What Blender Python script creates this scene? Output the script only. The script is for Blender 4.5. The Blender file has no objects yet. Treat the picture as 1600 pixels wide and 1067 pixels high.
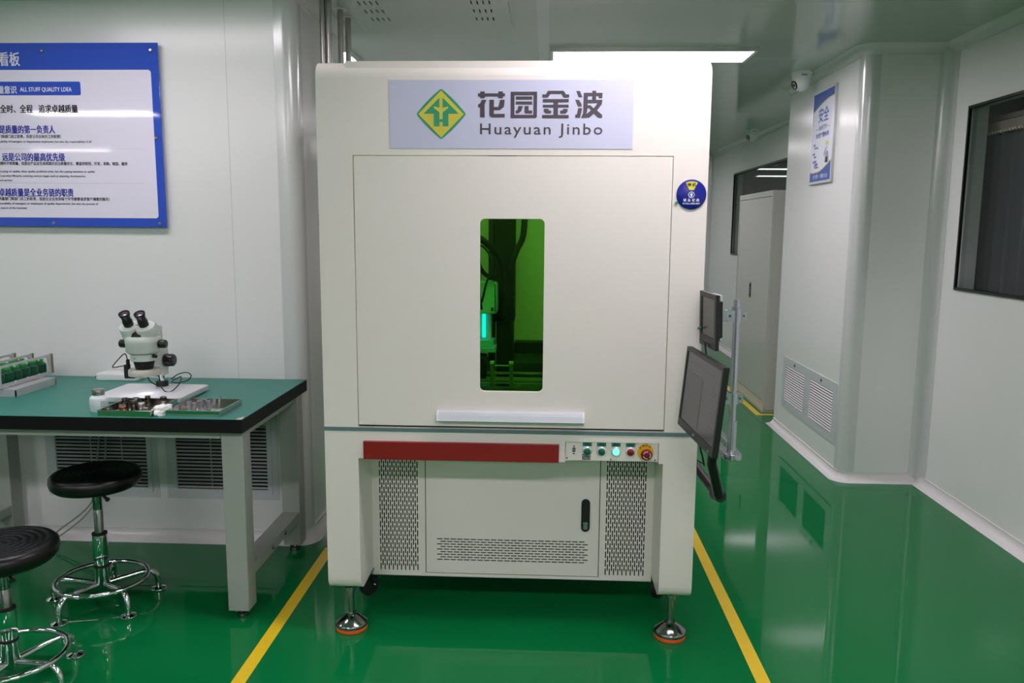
import bpy, bmesh, math, random
from mathutils import Vector, Matrix
random.seed(7)
S = bpy.context.scene
COL = S.collection
PI = math.pi

# ------------------------------------------------------------------ camera
cam_d = bpy.data.cameras.new('camera')
cam_d.sensor_width = 36.0
cam_d.lens = 1244.4 / 1600 * 36.0
cam_d.clip_start = 0.05
cam = bpy.data.objects.new('camera', cam_d)
COL.objects.link(cam)
_p, _y, _r = math.radians(8.0), math.radians(2.485), math.radians(0.407)
_f = Vector((-math.sin(_y) * math.cos(_p), math.cos(_y) * math.cos(_p), -math.sin(_p)))
_rt = Vector((math.cos(_y), math.sin(_y), 0))
_up = _rt.cross(_f)
_r2 = math.cos(_r) * _rt + math.sin(_r) * _up
_u2 = -math.sin(_r) * _rt + math.cos(_r) * _up
cam.matrix_world = Matrix(((_r2.x, _u2.x, -_f.x, 0), (_r2.y, _u2.y, -_f.y, 0), (_r2.z, _u2.z, -_f.z, 1.5), (0, 0, 0, 1)))
S.camera = cam

# ------------------------------------------------------------------ world, exposure, light strengths
w = bpy.data.worlds.new('world')
S.world = w
w.use_nodes = True
w.node_tree.nodes['Background'].inputs[0].default_value = (0.6, 0.65, 0.7, 1)
w.node_tree.nodes['Background'].inputs[1].default_value = 0.0
S.view_settings.view_transform = 'Standard'
S.view_settings.look = 'None'
S.view_settings.gamma = 1.0
S.view_settings.use_curve_mapping = False
S.view_settings.exposure = 0.0
LED = (255, 244, 252)
PANEL_POWER = 23.0          # radiance of the LED ceiling panels
INNER_POWER = 17.0           # unseen lamp strip added to light the machine's inside
try:
    S.cycles.use_denoising = True
    S.cycles.max_bounces = 10
    S.cycles.diffuse_bounces = 6
    S.cycles.transparent_max_bounces = 12
    S.cycles.caustics_reflective = False
    S.cycles.caustics_refractive = False
    S.cycles.sample_clamp_indirect = 8.0
except Exception:
    pass

# ------------------------------------------------------------------ materials
def lin(c):
    c = c / 255.0
    return c / 12.92 if c <= 0.04045 else ((c + 0.055) / 1.055) ** 2.4

def rgb(h):
    return (lin(h[0]), lin(h[1]), lin(h[2]), 1.0)

def mat(name, col, rough=0.5, metal=0.0, bump=0.0, bscale=200.0, var=0.0, vscale=6.0, spec=0.5, coat=0.0, emit=None, estr=0.0, rvar=0.0):
    m = bpy.data.materials.new(name)
    m.use_nodes = True
    nt = m.node_tree
    b = nt.nodes['Principled BSDF']
    b.inputs['Base Color'].default_value = rgb(col)
    b.inputs['Roughness'].default_value = rough
    b.inputs['Metallic'].default_value = metal
    b.inputs['Specular IOR Level'].default_value = spec
    if coat:
        b.inputs['Coat Weight'].default_value = coat
        b.inputs['Coat Roughness'].default_value = 0.05
    if emit:
        b.inputs['Emission Color'].default_value = rgb(emit)
        b.inputs['Emission Strength'].default_value = estr
    tc = None
    if bump or var or rvar:
        tc = nt.nodes.new('ShaderNodeTexCoord')
    if bump:
        n = nt.nodes.new('ShaderNodeTexNoise')
        n.inputs['Scale'].default_value = bscale
        n.inputs['Detail'].default_value = 2.0
        nt.links.new(tc.outputs['Object'], n.inputs['Vector'])
        bp = nt.nodes.new('ShaderNodeBump')
        bp.inputs['Strength'].default_value = bump
        bp.inputs['Distance'].default_value = 0.002
        nt.links.new(n.outputs['Fac'], bp.inputs['Height'])
        nt.links.new(bp.outputs['Normal'], b.inputs['Normal'])
    if var:
        n = nt.nodes.new('ShaderNodeTexNoise')
        n.inputs['Scale'].default_value = vscale
        n.inputs['Detail'].default_value = 4.0
        nt.links.new(tc.outputs['Object'], n.inputs['Vector'])
        mx = nt.nodes.new('ShaderNodeMix')
        mx.data_type = 'RGBA'
        c = rgb(col)
        mx.inputs[6].default_value = tuple(x * (1 - var) for x in c[:3]) + (1,)
        mx.inputs[7].default_value = tuple(min(1, x * (1 + var)) for x in c[:3]) + (1,)
        nt.links.new(n.outputs['Fac'], mx.inputs[0])
        nt.links.new(mx.outputs[2], b.inputs['Base Color'])
    if rvar:
        n = nt.nodes.new('ShaderNodeTexNoise')
        n.inputs['Scale'].default_value = 2.2
        n.inputs['Detail'].default_value = 5.0
        nt.links.new(tc.outputs['Object'], n.inputs['Vector'])
        mr = nt.nodes.new('ShaderNodeMapRange')
        mr.inputs['To Min'].default_value = max(0.0, rough - rvar)
        mr.inputs['To Max'].default_value = rough + rvar
        nt.links.new(n.outputs['Fac'], mr.inputs['Value'])
        nt.links.new(mr.outputs['Result'], b.inputs['Roughness'])
    return m

def glass_mat(name, tint, ior=1.5):
    """thin tinted sheet: coloured see-through plus a clear surface reflection"""
    m = bpy.data.materials.new(name)
    m.use_nodes = True
    nt = m.node_tree
    nt.nodes.clear()
    o = nt.nodes.new('ShaderNodeOutputMaterial')
    t = nt.nodes.new('ShaderNodeBsdfTransparent')
    t.inputs[0].default_value = tint + (1,)
    g = nt.nodes.new('ShaderNodeBsdfGlossy')
    g.inputs['Roughness'].default_value = 0.01
    fr = nt.nodes.new('ShaderNodeFresnel')
    fr.inputs[0].default_value = ior
    mx = nt.nodes.new('ShaderNodeMixShader')
    ge = nt.nodes.new('ShaderNodeNewGeometry')
    iv = nt.nodes.new('ShaderNodeMath')
    iv.operation = 'SUBTRACT'
    iv.inputs[0].default_value = 1.0
    nt.links.new(ge.outputs['Backfacing'], iv.inputs[1])
    mu = nt.nodes.new('ShaderNodeMath')
    mu.operation = 'MULTIPLY'
    nt.links.new(fr.outputs[0], mu.inputs[0])
    nt.links.new(iv.outputs[0], mu.inputs[1])
    nt.links.new(mu.outputs[0], mx.inputs[0])
    nt.links.new(t.outputs[0], mx.inputs[1])
    nt.links.new(g.outputs[0], mx.inputs[2])
    nt.links.new(mx.outputs[0], o.inputs[0])
    return m

def lamp_mat(name, col, strength):
    m = bpy.data.materials.new(name)
    m.use_nodes = True
    nt = m.node_tree
    nt.nodes.clear()
    o = nt.nodes.new('ShaderNodeOutputMaterial')
    e = nt.nodes.new('ShaderNodeEmission')
    e.inputs[0].default_value = rgb(col)
    e.inputs[1].default_value = strength
    nt.links.new(e.outputs[0], o.inputs[0])
    return m

M = {}
M['wall'] = mat('panel_white', (230, 230, 229), 0.22, var=0.015, vscale=2.0)
M['wall_seam'] = mat('seam_grey', (190, 192, 192), 0.4, var=0.02)
M['alu_trim'] = mat('trim_aluminium', (214, 216, 216), 0.2, metal=0.12, var=0.02)
M['cove'] = mat('cove_plastic', (226, 222, 224), 0.22, var=0.02)
M['ceiling'] = mat('ceiling_gloss_white', (190, 198, 192), 0.10, var=0.01, vscale=1.5)
M['floor'] = mat('epoxy_green', (8, 112, 58), 0.035, var=0.05, vscale=1.1, rvar=0.012, spec=0.22)
M['tape'] = mat('tape_yellow', (232, 196, 32), 0.3, var=0.06, vscale=14)
M['panel'] = lamp_mat('led_diffuser', LED, PANEL_POWER)
M['panel_bench'] = lamp_mat('led_diffuser_over_bench', LED, PANEL_POWER * .62)
M['panel_mid'] = lamp_mat('led_diffuser_second_row', LED, PANEL_POWER * 1.6)
M['panel_rear'] = lamp_mat('led_diffuser_rear_rows', LED, PANEL_POWER * 1.0)
M['panel_end'] = lamp_mat('led_diffuser_room_end', LED, PANEL_POWER * 1.3)
M['panel_aisle'] = lamp_mat('led_diffuser_far_aisle', LED, PANEL_POWER * .6)
M['panel_far'] = lamp_mat('led_diffuser_next_room', (255, 253, 250), 6.0)
M['paint'] = mat('machine_cream_paint', (232, 224, 219), 0.26, bump=0.24, bscale=650, var=0.01, vscale=3)
M['paint_in'] = mat('machine_inner_paint', (214, 214, 208), 0.5, var=0.02)
M['black'] = mat('matt_black', (20, 20, 21), 0.5, var=0.1, vscale=20)
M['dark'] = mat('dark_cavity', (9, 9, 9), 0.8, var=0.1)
M['gloss_black'] = mat('black_plastic', (18, 18, 19), 0.28, var=0.1, vscale=20)
M['teal_strip'] = mat('strip_blue_grey', (96, 122, 122), 0.4, var=0.03)
M['red'] = mat('drawer_red', (134, 18, 20), 0.38, bump=0.08, bscale=500, var=0.03)
M['alu'] = mat('anodised_aluminium', (196, 198, 208), 0.24, metal=0.95, var=0.03, vscale=30)
M['rack_grey'] = mat('rack_grey', (186, 186, 188), 0.38, metal=0.25, var=0.04, vscale=30)
M['tray_steel'] = mat('tray_steel', (214, 210, 206), 0.13, metal=1.0, var=0.05, vscale=40)
M['alu_white'] = mat('satin_aluminium', (222, 223, 226), 0.28, metal=0.45, var=0.02)
M['steel'] = mat('brushed_steel', (176, 174, 170), 0.28, metal=1.0, var=0.06, vscale=40)
M['chrome'] = mat('chrome', (224, 226, 228), 0.05, metal=1.0, var=0.02)
M['foot_steel'] = mat('turned_steel', (150, 152, 150), 0.13, metal=1.0, var=0.05, vscale=60)
M['zinc'] = mat('zinc_plate', (150, 156, 152), 0.22, metal=1.0, var=0.05, vscale=60)
M['orange'] = mat('orange_rubber', (226, 92, 20), 0.5, var=0.04)
M['rubber'] = mat('black_rubber', (16, 16, 16), 0.6, var=0.1)
M['bench'] = mat('bench_grey_paint', (158, 163, 156), 0.4, var=0.02)
M['mat_green'] = mat('bench_mat_green', (34, 122, 108), 0.42, bump=0.05, bscale=900, var=0.03, vscale=9)
M['edge_black'] = mat('bench_edge_black', (11, 11, 12), 0.55, spec=0.25, var=0.08)
M['leather'] = mat('black_vinyl', (9, 9, 10), 0.34, spec=0.4, bump=0.06, bscale=700, var=0.08, vscale=30)
M['louver'] = mat('louver_grey', (200, 204, 208), 0.35, var=0.02)
M['scope'] = mat('scope_white_enamel', (214, 220, 216), 0.3, var=0.01)
M['camera_white'] = mat('camera_white', (248, 248, 248), 0.3, var=0.01)
M['scope_base'] = mat('scope_base_white', (210, 210, 212), 0.35, var=0.01)
M['white'] = mat('white_plastic', (228, 228, 228), 0.3, var=0.01)
M['ring'] = mat('ring_light_cream', (196, 194, 182), 0.35, var=0.02)
M['lens'] = mat('eyepiece_glass', (70, 50, 64), 0.03, var=0.05, spec=1.0, coat=1.0)
M['ringled'] = lamp_mat('ring_led', (240, 240, 255), 4.0)
M['blue_label'] = mat('label_blue', (52, 54, 120), 0.35, var=0.02)
M['bronze'] = mat('bronze', (168, 128, 86), 0.25, metal=1.0, var=0.08, vscale=80)
M['dark_steel'] = mat('dark_steel', (96, 92, 84), 0.25, metal=1.0, var=0.1, vscale=80)
M['tissue'] = mat('tissue_white', (240, 240, 238), 0.9, bump=0.3, bscale=90, var=0.02)
M['bottle'] = mat('milky_plastic', (214, 224, 228), 0.35, var=0.02)
M['vial'] = mat('green_vial', (10, 78, 50), 0.25, var=0.12, vscale=40)
M['vialcap'] = mat('green_cap', (62, 158, 80), 0.4, var=0.06, vscale=60)
M['brass'] = mat('old_brass', (142, 132, 96), 0.4, metal=0.7, var=0.1, vscale=60)
M['poster_blue'] = mat('poster_blue', (56, 86, 192), 0.04, var=0.03, vscale=2)
M['poster_white'] = mat('poster_lilac_white', (230, 225, 242), 0.04, var=0.01, vscale=2)
M['ink_white'] = mat('ink_white', (222, 224, 234), 0.5, spec=0.15, var=0.01)
M['ink_black'] = mat('ink_black', (24, 22, 26), 0.5, spec=0.15, var=0.05)
M['ink_blue'] = mat('ink_blue', (48, 54, 156), 0.5, spec=0.15, var=0.03)
M['ink_grey'] = mat('ink_grey', (150, 148, 166), 0.3, var=0.03)
M['ink_yellow'] = mat('ink_yellow', (214, 204, 66), 0.3, var=0.03)
M['plate'] = mat('name_plate_lilac', (196, 196, 222), 0.3, var=0.01)
M['logo_green'] = mat('logo_green', (40, 146, 106), 0.3, var=0.02)
M['logo_yellow'] = mat('logo_yellow', (206, 194, 66), 0.3, var=0.02)
M['logo_ink'] = mat('lettering_charcoal', (70, 62, 70), 0.35, var=0.03)
M['dial_blue'] = mat('dial_blue', (18, 24, 132), 0.3, var=0.03)
M['knob_green'] = mat('knob_green', (18, 150, 92), 0.35, var=0.03)
M['button_green'] = mat('button_green', (6, 96, 70), 0.3, var=0.04)
M['button_red'] = mat('button_red', (122, 10, 18), 0.3, var=0.04)
M['button_lit'] = lamp_mat('button_lit_green', (120, 255, 205), 1.6)
M['estop_yellow'] = mat('stop_yellow', (226, 176, 22), 0.35, var=0.03)
M['tag_teal'] = mat('tag_teal', (36, 128, 108), 0.4, var=0.04)
M['win_green'] = glass_mat('green_acrylic', (0.37, 0.76, 0.30), 1.2)
M['pane_dark'] = glass_mat('window_glass_dark', (0.80, 0.82, 0.82), 1.35)
M['pane'] = glass_mat('window_glass', (0.72, 0.76, 0.75), 1.25)
M['curtain'] = mat('curtain_charcoal', (104, 103, 108), 0.8, var=0.1, vscale=14)
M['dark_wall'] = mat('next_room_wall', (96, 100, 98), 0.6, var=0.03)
M['rail_tan'] = mat('curtain_rail_bronze', (226, 206, 190), 0.3, metal=0.6, var=0.08, vscale=30)
M['handle_alu'] = mat('satin_handle', (206, 209, 218), 0.3, metal=0.2, var=0.02)
M['safety_blue'] = mat('safety_poster_blue', (60, 92, 172), 0.5, var=0.03, vscale=2)
M['safety_white'] = mat('safety_poster_white', (226, 228, 240), 0.5, var=0.01, vscale=2)
M['slat'] = mat('slat_grey', (206, 208, 212), 0.4, var=0.02)
M['screen'] = mat('screen_off_grey', (44, 42, 46), 0.22, var=0.05, emit=(74, 70, 80), estr=0.22)
M['screen_lo'] = mat('screen_image_grey', (34, 33, 38), 0.22, var=0.05, emit=(58, 57, 64), estr=0.2)
M['screen_hi'] = mat('screen_icon_grey', (60, 58, 64), 0.22, var=0.05, emit=(96, 92, 104), estr=0.22)
M['screen_small'] = mat('small_screen_grey', (52, 50, 48), 0.2, var=0.1, emit=(66, 64, 60), estr=0.25)
M['monitor'] = mat('monitor_black', (20, 20, 21), 0.42, var=0.06)
M['cabinet'] = mat('cabinet_grey', (186, 186, 178), 0.2, var=0.02)
M['inner_fill_lamp'] = lamp_mat('added_inner_light', (250, 255, 190), INNER_POWER)
M['blue_lamp'] = lamp_mat('blue_work_light', (10, 140, 255), 9.0)
M['nozzle_blue_lit'] = mat('nozzle_block_blue_lit', (110, 190, 225), 0.4, var=0.02)  # blue lamp light put into the nozzle block's colour
M['post_grey'] = mat('fixture_grey', (120, 132, 122), 0.4, metal=0.5, var=0.04)
M['laser_blue_lit'] = mat('laser_head_blue_lit', (140, 200, 212), 0.4, var=0.02)  # cyan tint paints the blue lamp's light onto the head
M['cable_grey'] = mat('cable_grey', (150, 152, 154), 0.5, var=0.04)
M['paper'] = mat('paper_tag', (236, 222, 222), 0.7, var=0.03)
M['red_ink'] = mat('red_ink', (170, 40, 44), 0.5, var=0.05)

# ------------------------------------------------------------------ mesh building
class MB:
    def __init__(s):
        s.bm = bmesh.new()
        s.smooth = []

    def box(s, x0, x1, y0, y1, z0, z1, bev=0.0, seg=2):
        bm = s.bm
        vs = [bm.verts.new((x, y, z)) for x in (x0, x1) for y in (y0, y1) for z in (z0, z1)]
        q = [(0, 1, 3, 2), (4, 6, 7, 5), (0, 4, 5, 1), (2, 3, 7, 6), (0, 2, 6, 4), (1, 5, 7, 3)]
        fs = [bm.faces.new([vs[i] for i in f]) for f in q]
        if bev:
            es = list({e for f in fs for e in f.edges})
            r = bmesh.ops.bevel(bm, geom=es, offset=bev, segments=seg, affect='EDGES', profile=0.5)
            if seg > 1:
                s.smooth += [f for f in r['faces']]
        return s

    def prism(s, pts, a0, a1, axis='x', smooth=False):
        """polygon pts extruded along axis from a0 to a1. axis x: pts=(y,z); y: pts=(x,z); z: pts=(x,y)"""
        bm = s.bm
        def P(p, a):
            return {'x': (a, p[0], p[1]), 'y': (p[0], a, p[1]), 'z': (p[0], p[1], a)}[axis]
        A = [bm.verts.new(P(p, a0)) for p in pts]
        B = [bm.verts.new(P(p, a1)) for p in pts]
        n = len(pts)
        bm.faces.new(A)
        bm.faces.new(B[::-1])
        for i in range(n):
            f = bm.faces.new((A[i], A[(i + 1) % n], B[(i + 1) % n], B[i]))
            if smooth:
                s.smooth.append(f)
        return s

    def lathe(s, prof, c=(0, 0, 0), d=(0, 0, 1), seg=24, smooth=True, sx=1.0):
        """profile [(r, h)] turned about direction d through c"""
        bm = s.bm
        d = Vector(d).normalized()
        a = d.orthogonal().normalized()
        if abs(d.z) > 0.99:
            a = Vector((1, 0, 0))
        b = d.cross(a)
        c = Vector(c)
        rings = []
        for r, h in prof:
            if r <= 1e-6:
                rings.append([bm.verts.new(c + d * h)])
            else:
                rings.append([bm.verts.new(c + d * h + a * (r * math.cos(2 * PI * i / seg) * sx) + b * (r * math.sin(2 * PI * i / seg))) for i in range(seg)])
        for k in range(len(rings) - 1):
            A, B = rings[k], rings[k + 1]
            for i in range(seg):
                j = (i + 1) % seg
                if len(A) == 1 and len(B) == 1:
                    continue
                if len(A) == 1:
                    f = bm.faces.new((A[0], B[j], B[i]))
                elif len(B) == 1:
                    f = bm.faces.new((A[i], A[j], B[0]))
                else:
                    f = bm.faces.new((A[i], A[j], B[j], B[i]))
                if smooth:
                    s.smooth.append(f)
        if len(rings[0]) > 1:
            bm.faces.new(rings[0][::-1])
        if len(rings[-1]) > 1:
            bm.faces.new(rings[-1])
        return s

    def cyl(s, p0, p1, r0, r1=None, seg=20, bev=0.0):
        p0, p1 = Vector(p0), Vector(p1)
        r1 = r0 if r1 is None else r1
        L = (p1 - p0).length
        if bev:
            prof = [(r0 - bev, 0), (r0, bev), (r1, L - bev), (r1 - bev, L)]
        else:
            prof = [(r0, 0), (r1, L)]
        return s.lathe(prof, p0, p1 - p0, seg)

    def tube(s, pts, r, seg=10, closed=False):
        bm = s.bm
        pts = [Vector(p) for p in pts]
        n = len(pts)
        rings = []
        prev = None
        for i, p in enumerate(pts):
            if closed:
                t = (pts[(i + 1) % n] - pts[i - 1]).normalized()
            else:
                t = (pts[min(i + 1, n - 1)] - pts[max(i - 1, 0)]).normalized()
            if prev is None:
                a = t.orthogonal().normalized()
            else:
                a = (prev - t * prev.dot(t))
                a = a.normalized() if a.length > 1e-5 else t.orthogonal().normalized()
            prev = a
            b = t.cross(a)
            rr = r[i] if isinstance(r, (list, tuple)) else r
            rings.append([bm.verts.new(p + (a * math.cos(2 * PI * k / seg) + b * math.sin(2 * PI * k / seg)) * rr) for k in range(seg)])
        m = n if closed else n - 1
        for i in range(m):
            A, B = rings[i], rings[(i + 1) % n]
            off = 0
            if closed and i == n - 1:
                off = min(range(seg), key=lambda o: (A[0].co - B[o].co).length)
            for k in range(seg):
                j = (k + 1) % seg
                s.smooth.append(bm.faces.new((A[k], A[j], B[(j + off) % seg], B[(k + off) % seg])))
        if not closed:
            bm.faces.new(rings[0][::-1])
            bm.faces.new(rings[-1])
        return s

    def sweep(s, path, prof, closed=False):
        """sweep prof [(out, z)] along a 2D path with mitred corners; out is to the RIGHT of travel"""
        bm = s.bm
        n = len(path)
        rows = []
        for i in range(n):
            p = Vector(path[i])
            def nrm(a, b):
                t = (Vector(b) - Vector(a)).normalized()
                return Vector((t.y, -t.x))
            if closed or 0 < i < n - 1:
                n0 = nrm(path[i - 1], path[i])
                n1 = nrm(path[i], path[(i + 1) % n])
                m = (n0 + n1)
                m = m / max(1e-6, 1 + n0.dot(n1))
            else:
                m = nrm(path[0], path[1]) if i == 0 else nrm(path[n - 2], path[n - 1])
            rows.append([bm.verts.new((p.x + m.x * o, p.y + m.y * o, z)) for o, z in prof])
        k = len(prof)
        for i in range(n if closed else n - 1):
            A, B = rows[i], rows[(i + 1) % n]
            for j in range(k):
                s.smooth.append(bm.faces.new((A[j], A[(j + 1) % k], B[(j + 1) % k], B[j])))
        if not closed:
            bm.faces.new(rows[0])
            bm.faces.new(rows[-1][::-1])
        return s

    def mesh(s, name):
        bm = s.bm
        for f in s.smooth:
            if f.is_valid:
                f.smooth = True
        bmesh.ops.recalc_face_normals(bm, faces=bm.faces)
        for e in bm.edges:
            if len(e.link_faces) == 2 and e.calc_face_angle(0) > 0.7:
                e.smooth = False
        me = bpy.data.meshes.new(name)
        bm.to_mesh(me)
        bm.free()
        return me

def link(name, me, m, parent=None):
    o = bpy.data.objects.new(name, me)
    COL.objects.link(o)
    for mm in (m if isinstance(m, (list, tuple)) else [m]):
        me.materials.append(M[mm] if isinstance(mm, str) else mm)
    if parent is not None:
        o.parent = parent
        r = parent
        while r.parent is not None:
            r = r.parent
        if r.get('_w') and parent is r:
            o.location = -r.location
    return o

def part(name, mb, m, parent, label=None):
    o = link(name, mb.mesh(name) if isinstance(mb, MB) else mb, m, parent)
    if label:
        o['label'] = label
    return o

def thing(name, label, cat, loc=(0, 0, 0), group=None, local=False):
    """an Empty at the base; parts are given in world coordinates unless local"""
    o = bpy.data.objects.new(name, None)
    o.empty_display_size = 0.05
    COL.objects.link(o)
    o.location = loc
    o['label'] = label
    o['category'] = cat
    if group:
        o['group'] = group
    if not local:
        o['_w'] = 1
    return o

def solo(name, mb, m, label, cat, group=None):
    o = link(name, mb.mesh(name) if isinstance(mb, MB) else mb, m)
    o['label'] = label
    o['category'] = cat
    if group:
        o['group'] = group
    return o

def struct(name, mb, m, parent=None, label=None):
    o = link(name, mb.mesh(name) if isinstance(mb, MB) else mb, m, parent)
    if parent is None:
        o['kind'] = 'structure'
        if label:
            o['label'] = label
    return o

FACE = {'-y': Matrix(((1, 0, 0), (0, 0, -1), (0, 1, 0))),      # local x -> +x, local y -> +z, local z -> -y
        '-x': Matrix(((0, 0, -1), (-1, 0, 0), (0, 1, 0))),     # local x -> -y, local y -> +z, local z -> -x
        '+z': Matrix(((1, 0, 0), (0, 1, 0), (0, 0, 1))),
        '-z': Matrix(((1, 0, 0), (0, -1, 0), (0, 0, -1)))}

def text_mesh(body, at, size, face='-y', align='l', width=None, off=0.0, depth=0.0004, space=1.0, bold=0.0):
    if bold:
        d = Vector((bold, 0, 0)) if face == '-y' else Vector((0, bold, 0))
        u = Vector((0, 0, bold * .5))
        out = Vector((0, -.00012, 0)) if face == '-y' else Vector((-.00012, 0, 0))
        return joined([text_mesh(body, Vector(at) + q + out * k, size, face, align, width, off, 0.0, space) for k, q in enumerate((d, -d, u, -u))], 'lettering')
    c = bpy.data.curves.new('lettering', 'FONT')
    c.body = body
    c.size = size
    c.extrude = depth
    c.offset = off
    c.resolution_u = 2
    c.space_character = space
    o = bpy.data.objects.new('lettering', c)
    me = bpy.data.meshes.new_from_object(o)
    bpy.data.objects.remove(o)
    xs = [v.co.x for v in me.vertices]
    if not xs:
        return me
    x0, x1 = min(xs), max(xs)
    k = width / (x1 - x0) if width else 1.0
    sh = {'l': x0, 'r': x1, 'c': (x0 + x1) / 2}[align]
    R = FACE[face]
    at = Vector(at)
    for v in me.vertices:
        v.co = R @ Vector(((v.co.x - sh) * k, v.co.y, v.co.z)) + at
    return me

def joined(meshes, name):
    bm = bmesh.new()
    for me in meshes:
        bm.from_mesh(me)
        bpy.data.meshes.remove(me)
    me = bpy.data.meshes.new(name)
    bm.to_mesh(me)
    bm.free()
    return me

def plate_mesh(outer, holes, thick, at=(0, 0, 0), face='-y', bev=0.0):
    """flat sheet with holes: 2D loops filled and extruded, centred on its plane"""
    c = bpy.data.curves.new('sheet', 'CURVE')
    c.dimensions = '2D'
    c.fill_mode = 'BOTH'
    c.extrude = thick / 2
    c.bevel_depth = bev
    for loop in [outer] + list(holes):
        sp = c.splines.new('POLY')
        sp.points.add(len(loop) - 1)
        for p, q in zip(sp.points, loop):
            p.co = (q[0], q[1], 0, 1)
        sp.use_cyclic_u = True
    o = bpy.data.objects.new('sheet', c)
    me = bpy.data.meshes.new_from_object(o)
    bpy.data.objects.remove(o)
    R = FACE[face]
    at = Vector(at)
    for v in me.vertices:
        v.co = R @ v.co + at
    return me

def rect(x0, x1, y0, y1):
    return [(x0, y0), (x1, y0), (x1, y1), (x0, y1)]

def rrect(x0, x1, y0, y1, r, n=5):
    out = []
    for cx, cy, a in ((x1 - r, y1 - r, 0), (x0 + r, y1 - r, 90), (x0 + r, y0 + r, 180), (x1 - r, y0 + r, 270)):
        for i in range(n + 1):
            t = math.radians(a + 90 * i / n)
            out.append((cx + r * math.cos(t), cy + r * math.sin(t)))
    return out

def circle(cx, cy, r, n=24):
    return [(cx + r * math.cos(2 * PI * i / n), cy + r * math.sin(2 * PI * i / n)) for i in range(n)]

def arc(cx, cy, r, a0, a1, n=6):
    return [(cx + r * math.cos(math.radians(a0 + (a1 - a0) * i / n)), cy + r * math.sin(math.radians(a0 + (a1 - a0) * i / n))) for i in range(n + 1)]

def spline(pts, n=8):
    """Catmull-Rom through the points"""
    P = [Vector(p) for p in pts]
    P = [2 * P[0] - P[1]] + P + [2 * P[-1] - P[-2]]
    out = []
    for i in range(1, len(P) - 2):
        for k in range(n):
            t = k / n
            a, b, c, d = P[i - 1], P[i], P[i + 1], P[i + 2]
            out.append(0.5 * ((2 * b) + (c - a) * t + (2 * a - 5 * b + 4 * c - d) * t * t + (3 * b - a - 3 * c + d) * t ** 3))
    out.append(P[-2])
    return out

# ================================================================== THE ROOM
CH = 2.55                      # ceiling height
XR = 2.255                     # right wall
XC = 1.79                      # column face
YL = 3.62                      # left wall face
XE = -1.13                     # its end face
YB = 11.3                      # far wall
X0, Y0, Y1 = -8.0, -13.5, 11.3

struct('floor', MB().box(X0 - .3, 6.2, Y0 - .3, 18.2, -0.1, 0), 'floor')
struct('ceiling', MB().box(X0 - .3, 6.2, Y0 - .3, 18.2, CH, CH + 0.1), 'ceiling')

# left wall block with a rounded outer corner
LB = [(X0, YL)] + arc(XE - .06, YL + .06, .06, 270, 360, 8) + [(XE, 4.46), (X0, 4.46)]
struct('wall_left', MB().prism(LB, 0, CH, 'z'), 'wall')
# right wall with two window openings (thick panel wall)
WY0, WY1, WZ0, WZ1 = 2.9, 4.506, 1.188, 2.172
FY0, FY1, FZ0, FZ1 = 7.72, 9.95, 1.214, 2.19
hole1, hole2 = rect(-WY1, -WY0, WZ0, WZ1), rect(-FY1, -FY0, FZ0, FZ1)
struct('wall_right', plate_mesh(rect(-Y1, -Y0, 0, CH), [hole1, hole2], 0.1, (XR + .05, 0, 0), '-x'), 'wall')
struct('wall_back', MB().box(X0, XR + .1, YB, YB + .1, 0, CH), 'wall')
struct('wall_front', MB().box(X0, XR + .1, Y0 - .1, Y0, 0, CH), 'wall')
struct('wall_side', MB().box(X0 - .1, X0, Y0 - .1, YB + .1, 0, CH), 'wall')
# pillar on the right
CB = [(XR, 4.77)] + [(XC + .06, 4.77)][:0] + arc(XC + .055, 4.77 + .055, .055, 270, 180, 8) + [(XC, 6.19), (XR, 6.19)]
struct('column', MB().prism(CB, 0, CH, 'z'), 'wall')

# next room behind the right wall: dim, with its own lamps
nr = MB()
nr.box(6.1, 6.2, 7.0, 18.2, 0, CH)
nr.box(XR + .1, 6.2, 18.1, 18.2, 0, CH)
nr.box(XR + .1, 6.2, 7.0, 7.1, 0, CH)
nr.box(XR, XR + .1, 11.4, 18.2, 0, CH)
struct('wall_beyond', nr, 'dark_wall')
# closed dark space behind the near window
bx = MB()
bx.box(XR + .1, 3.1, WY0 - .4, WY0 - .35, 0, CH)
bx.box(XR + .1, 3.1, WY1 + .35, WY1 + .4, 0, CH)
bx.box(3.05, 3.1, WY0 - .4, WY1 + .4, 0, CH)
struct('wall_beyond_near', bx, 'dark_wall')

# cove trims -------------------------------------------------------------
def cove_floor(path, name):
    pr = [(-.002, 0), (.05, 0)] + [(.05 - .046 * math.sin(math.radians(a)), .05 - .046 * math.cos(math.radians(a))) for a in range(15, 91, 15)] + [(.0065, .056), (-.002, .056)]
    struct(name, MB().sweep(path, pr), 'cove')

def cove_ceil(path, name):
    pr = [(-.002, CH), (.05, CH)] + [(.05 - .046 * math.sin(math.radians(a)), CH - .05 + .046 * math.cos(math.radians(a))) for a in range(15, 91, 15)] + [(.0065, CH - .056), (-.002, CH - .056)]
    struct(name, MB().sweep(path, pr), 'cove')

pathL = [(X0, YL)] + arc(XE - .06, YL + .06, .06, 270, 360, 6) + [(XE, 4.46)]
cove_floor(pathL, 'baseboard_left')
cove_ceil(pathL, 'trim_1')
pathR = [(XR, Y1), (XR, 6.19), (XC, 6.19)] + arc(XC + .055, 4.77 + .055, .055, 180, 270, 6) + [(XR, 4.77), (XR, Y0)]
pathR = pathR[::-1]
def flip(p): return p
cove_floor(pathR[::-1], 'baseboard_right')
cove_ceil(pathR[::-1], 'trim_2')
pathB = [(X0, YB), (XR, YB)]
cove_floor(pathB, 'baseboard_back')
cove_ceil(pathB, 'trim_3')

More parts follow.
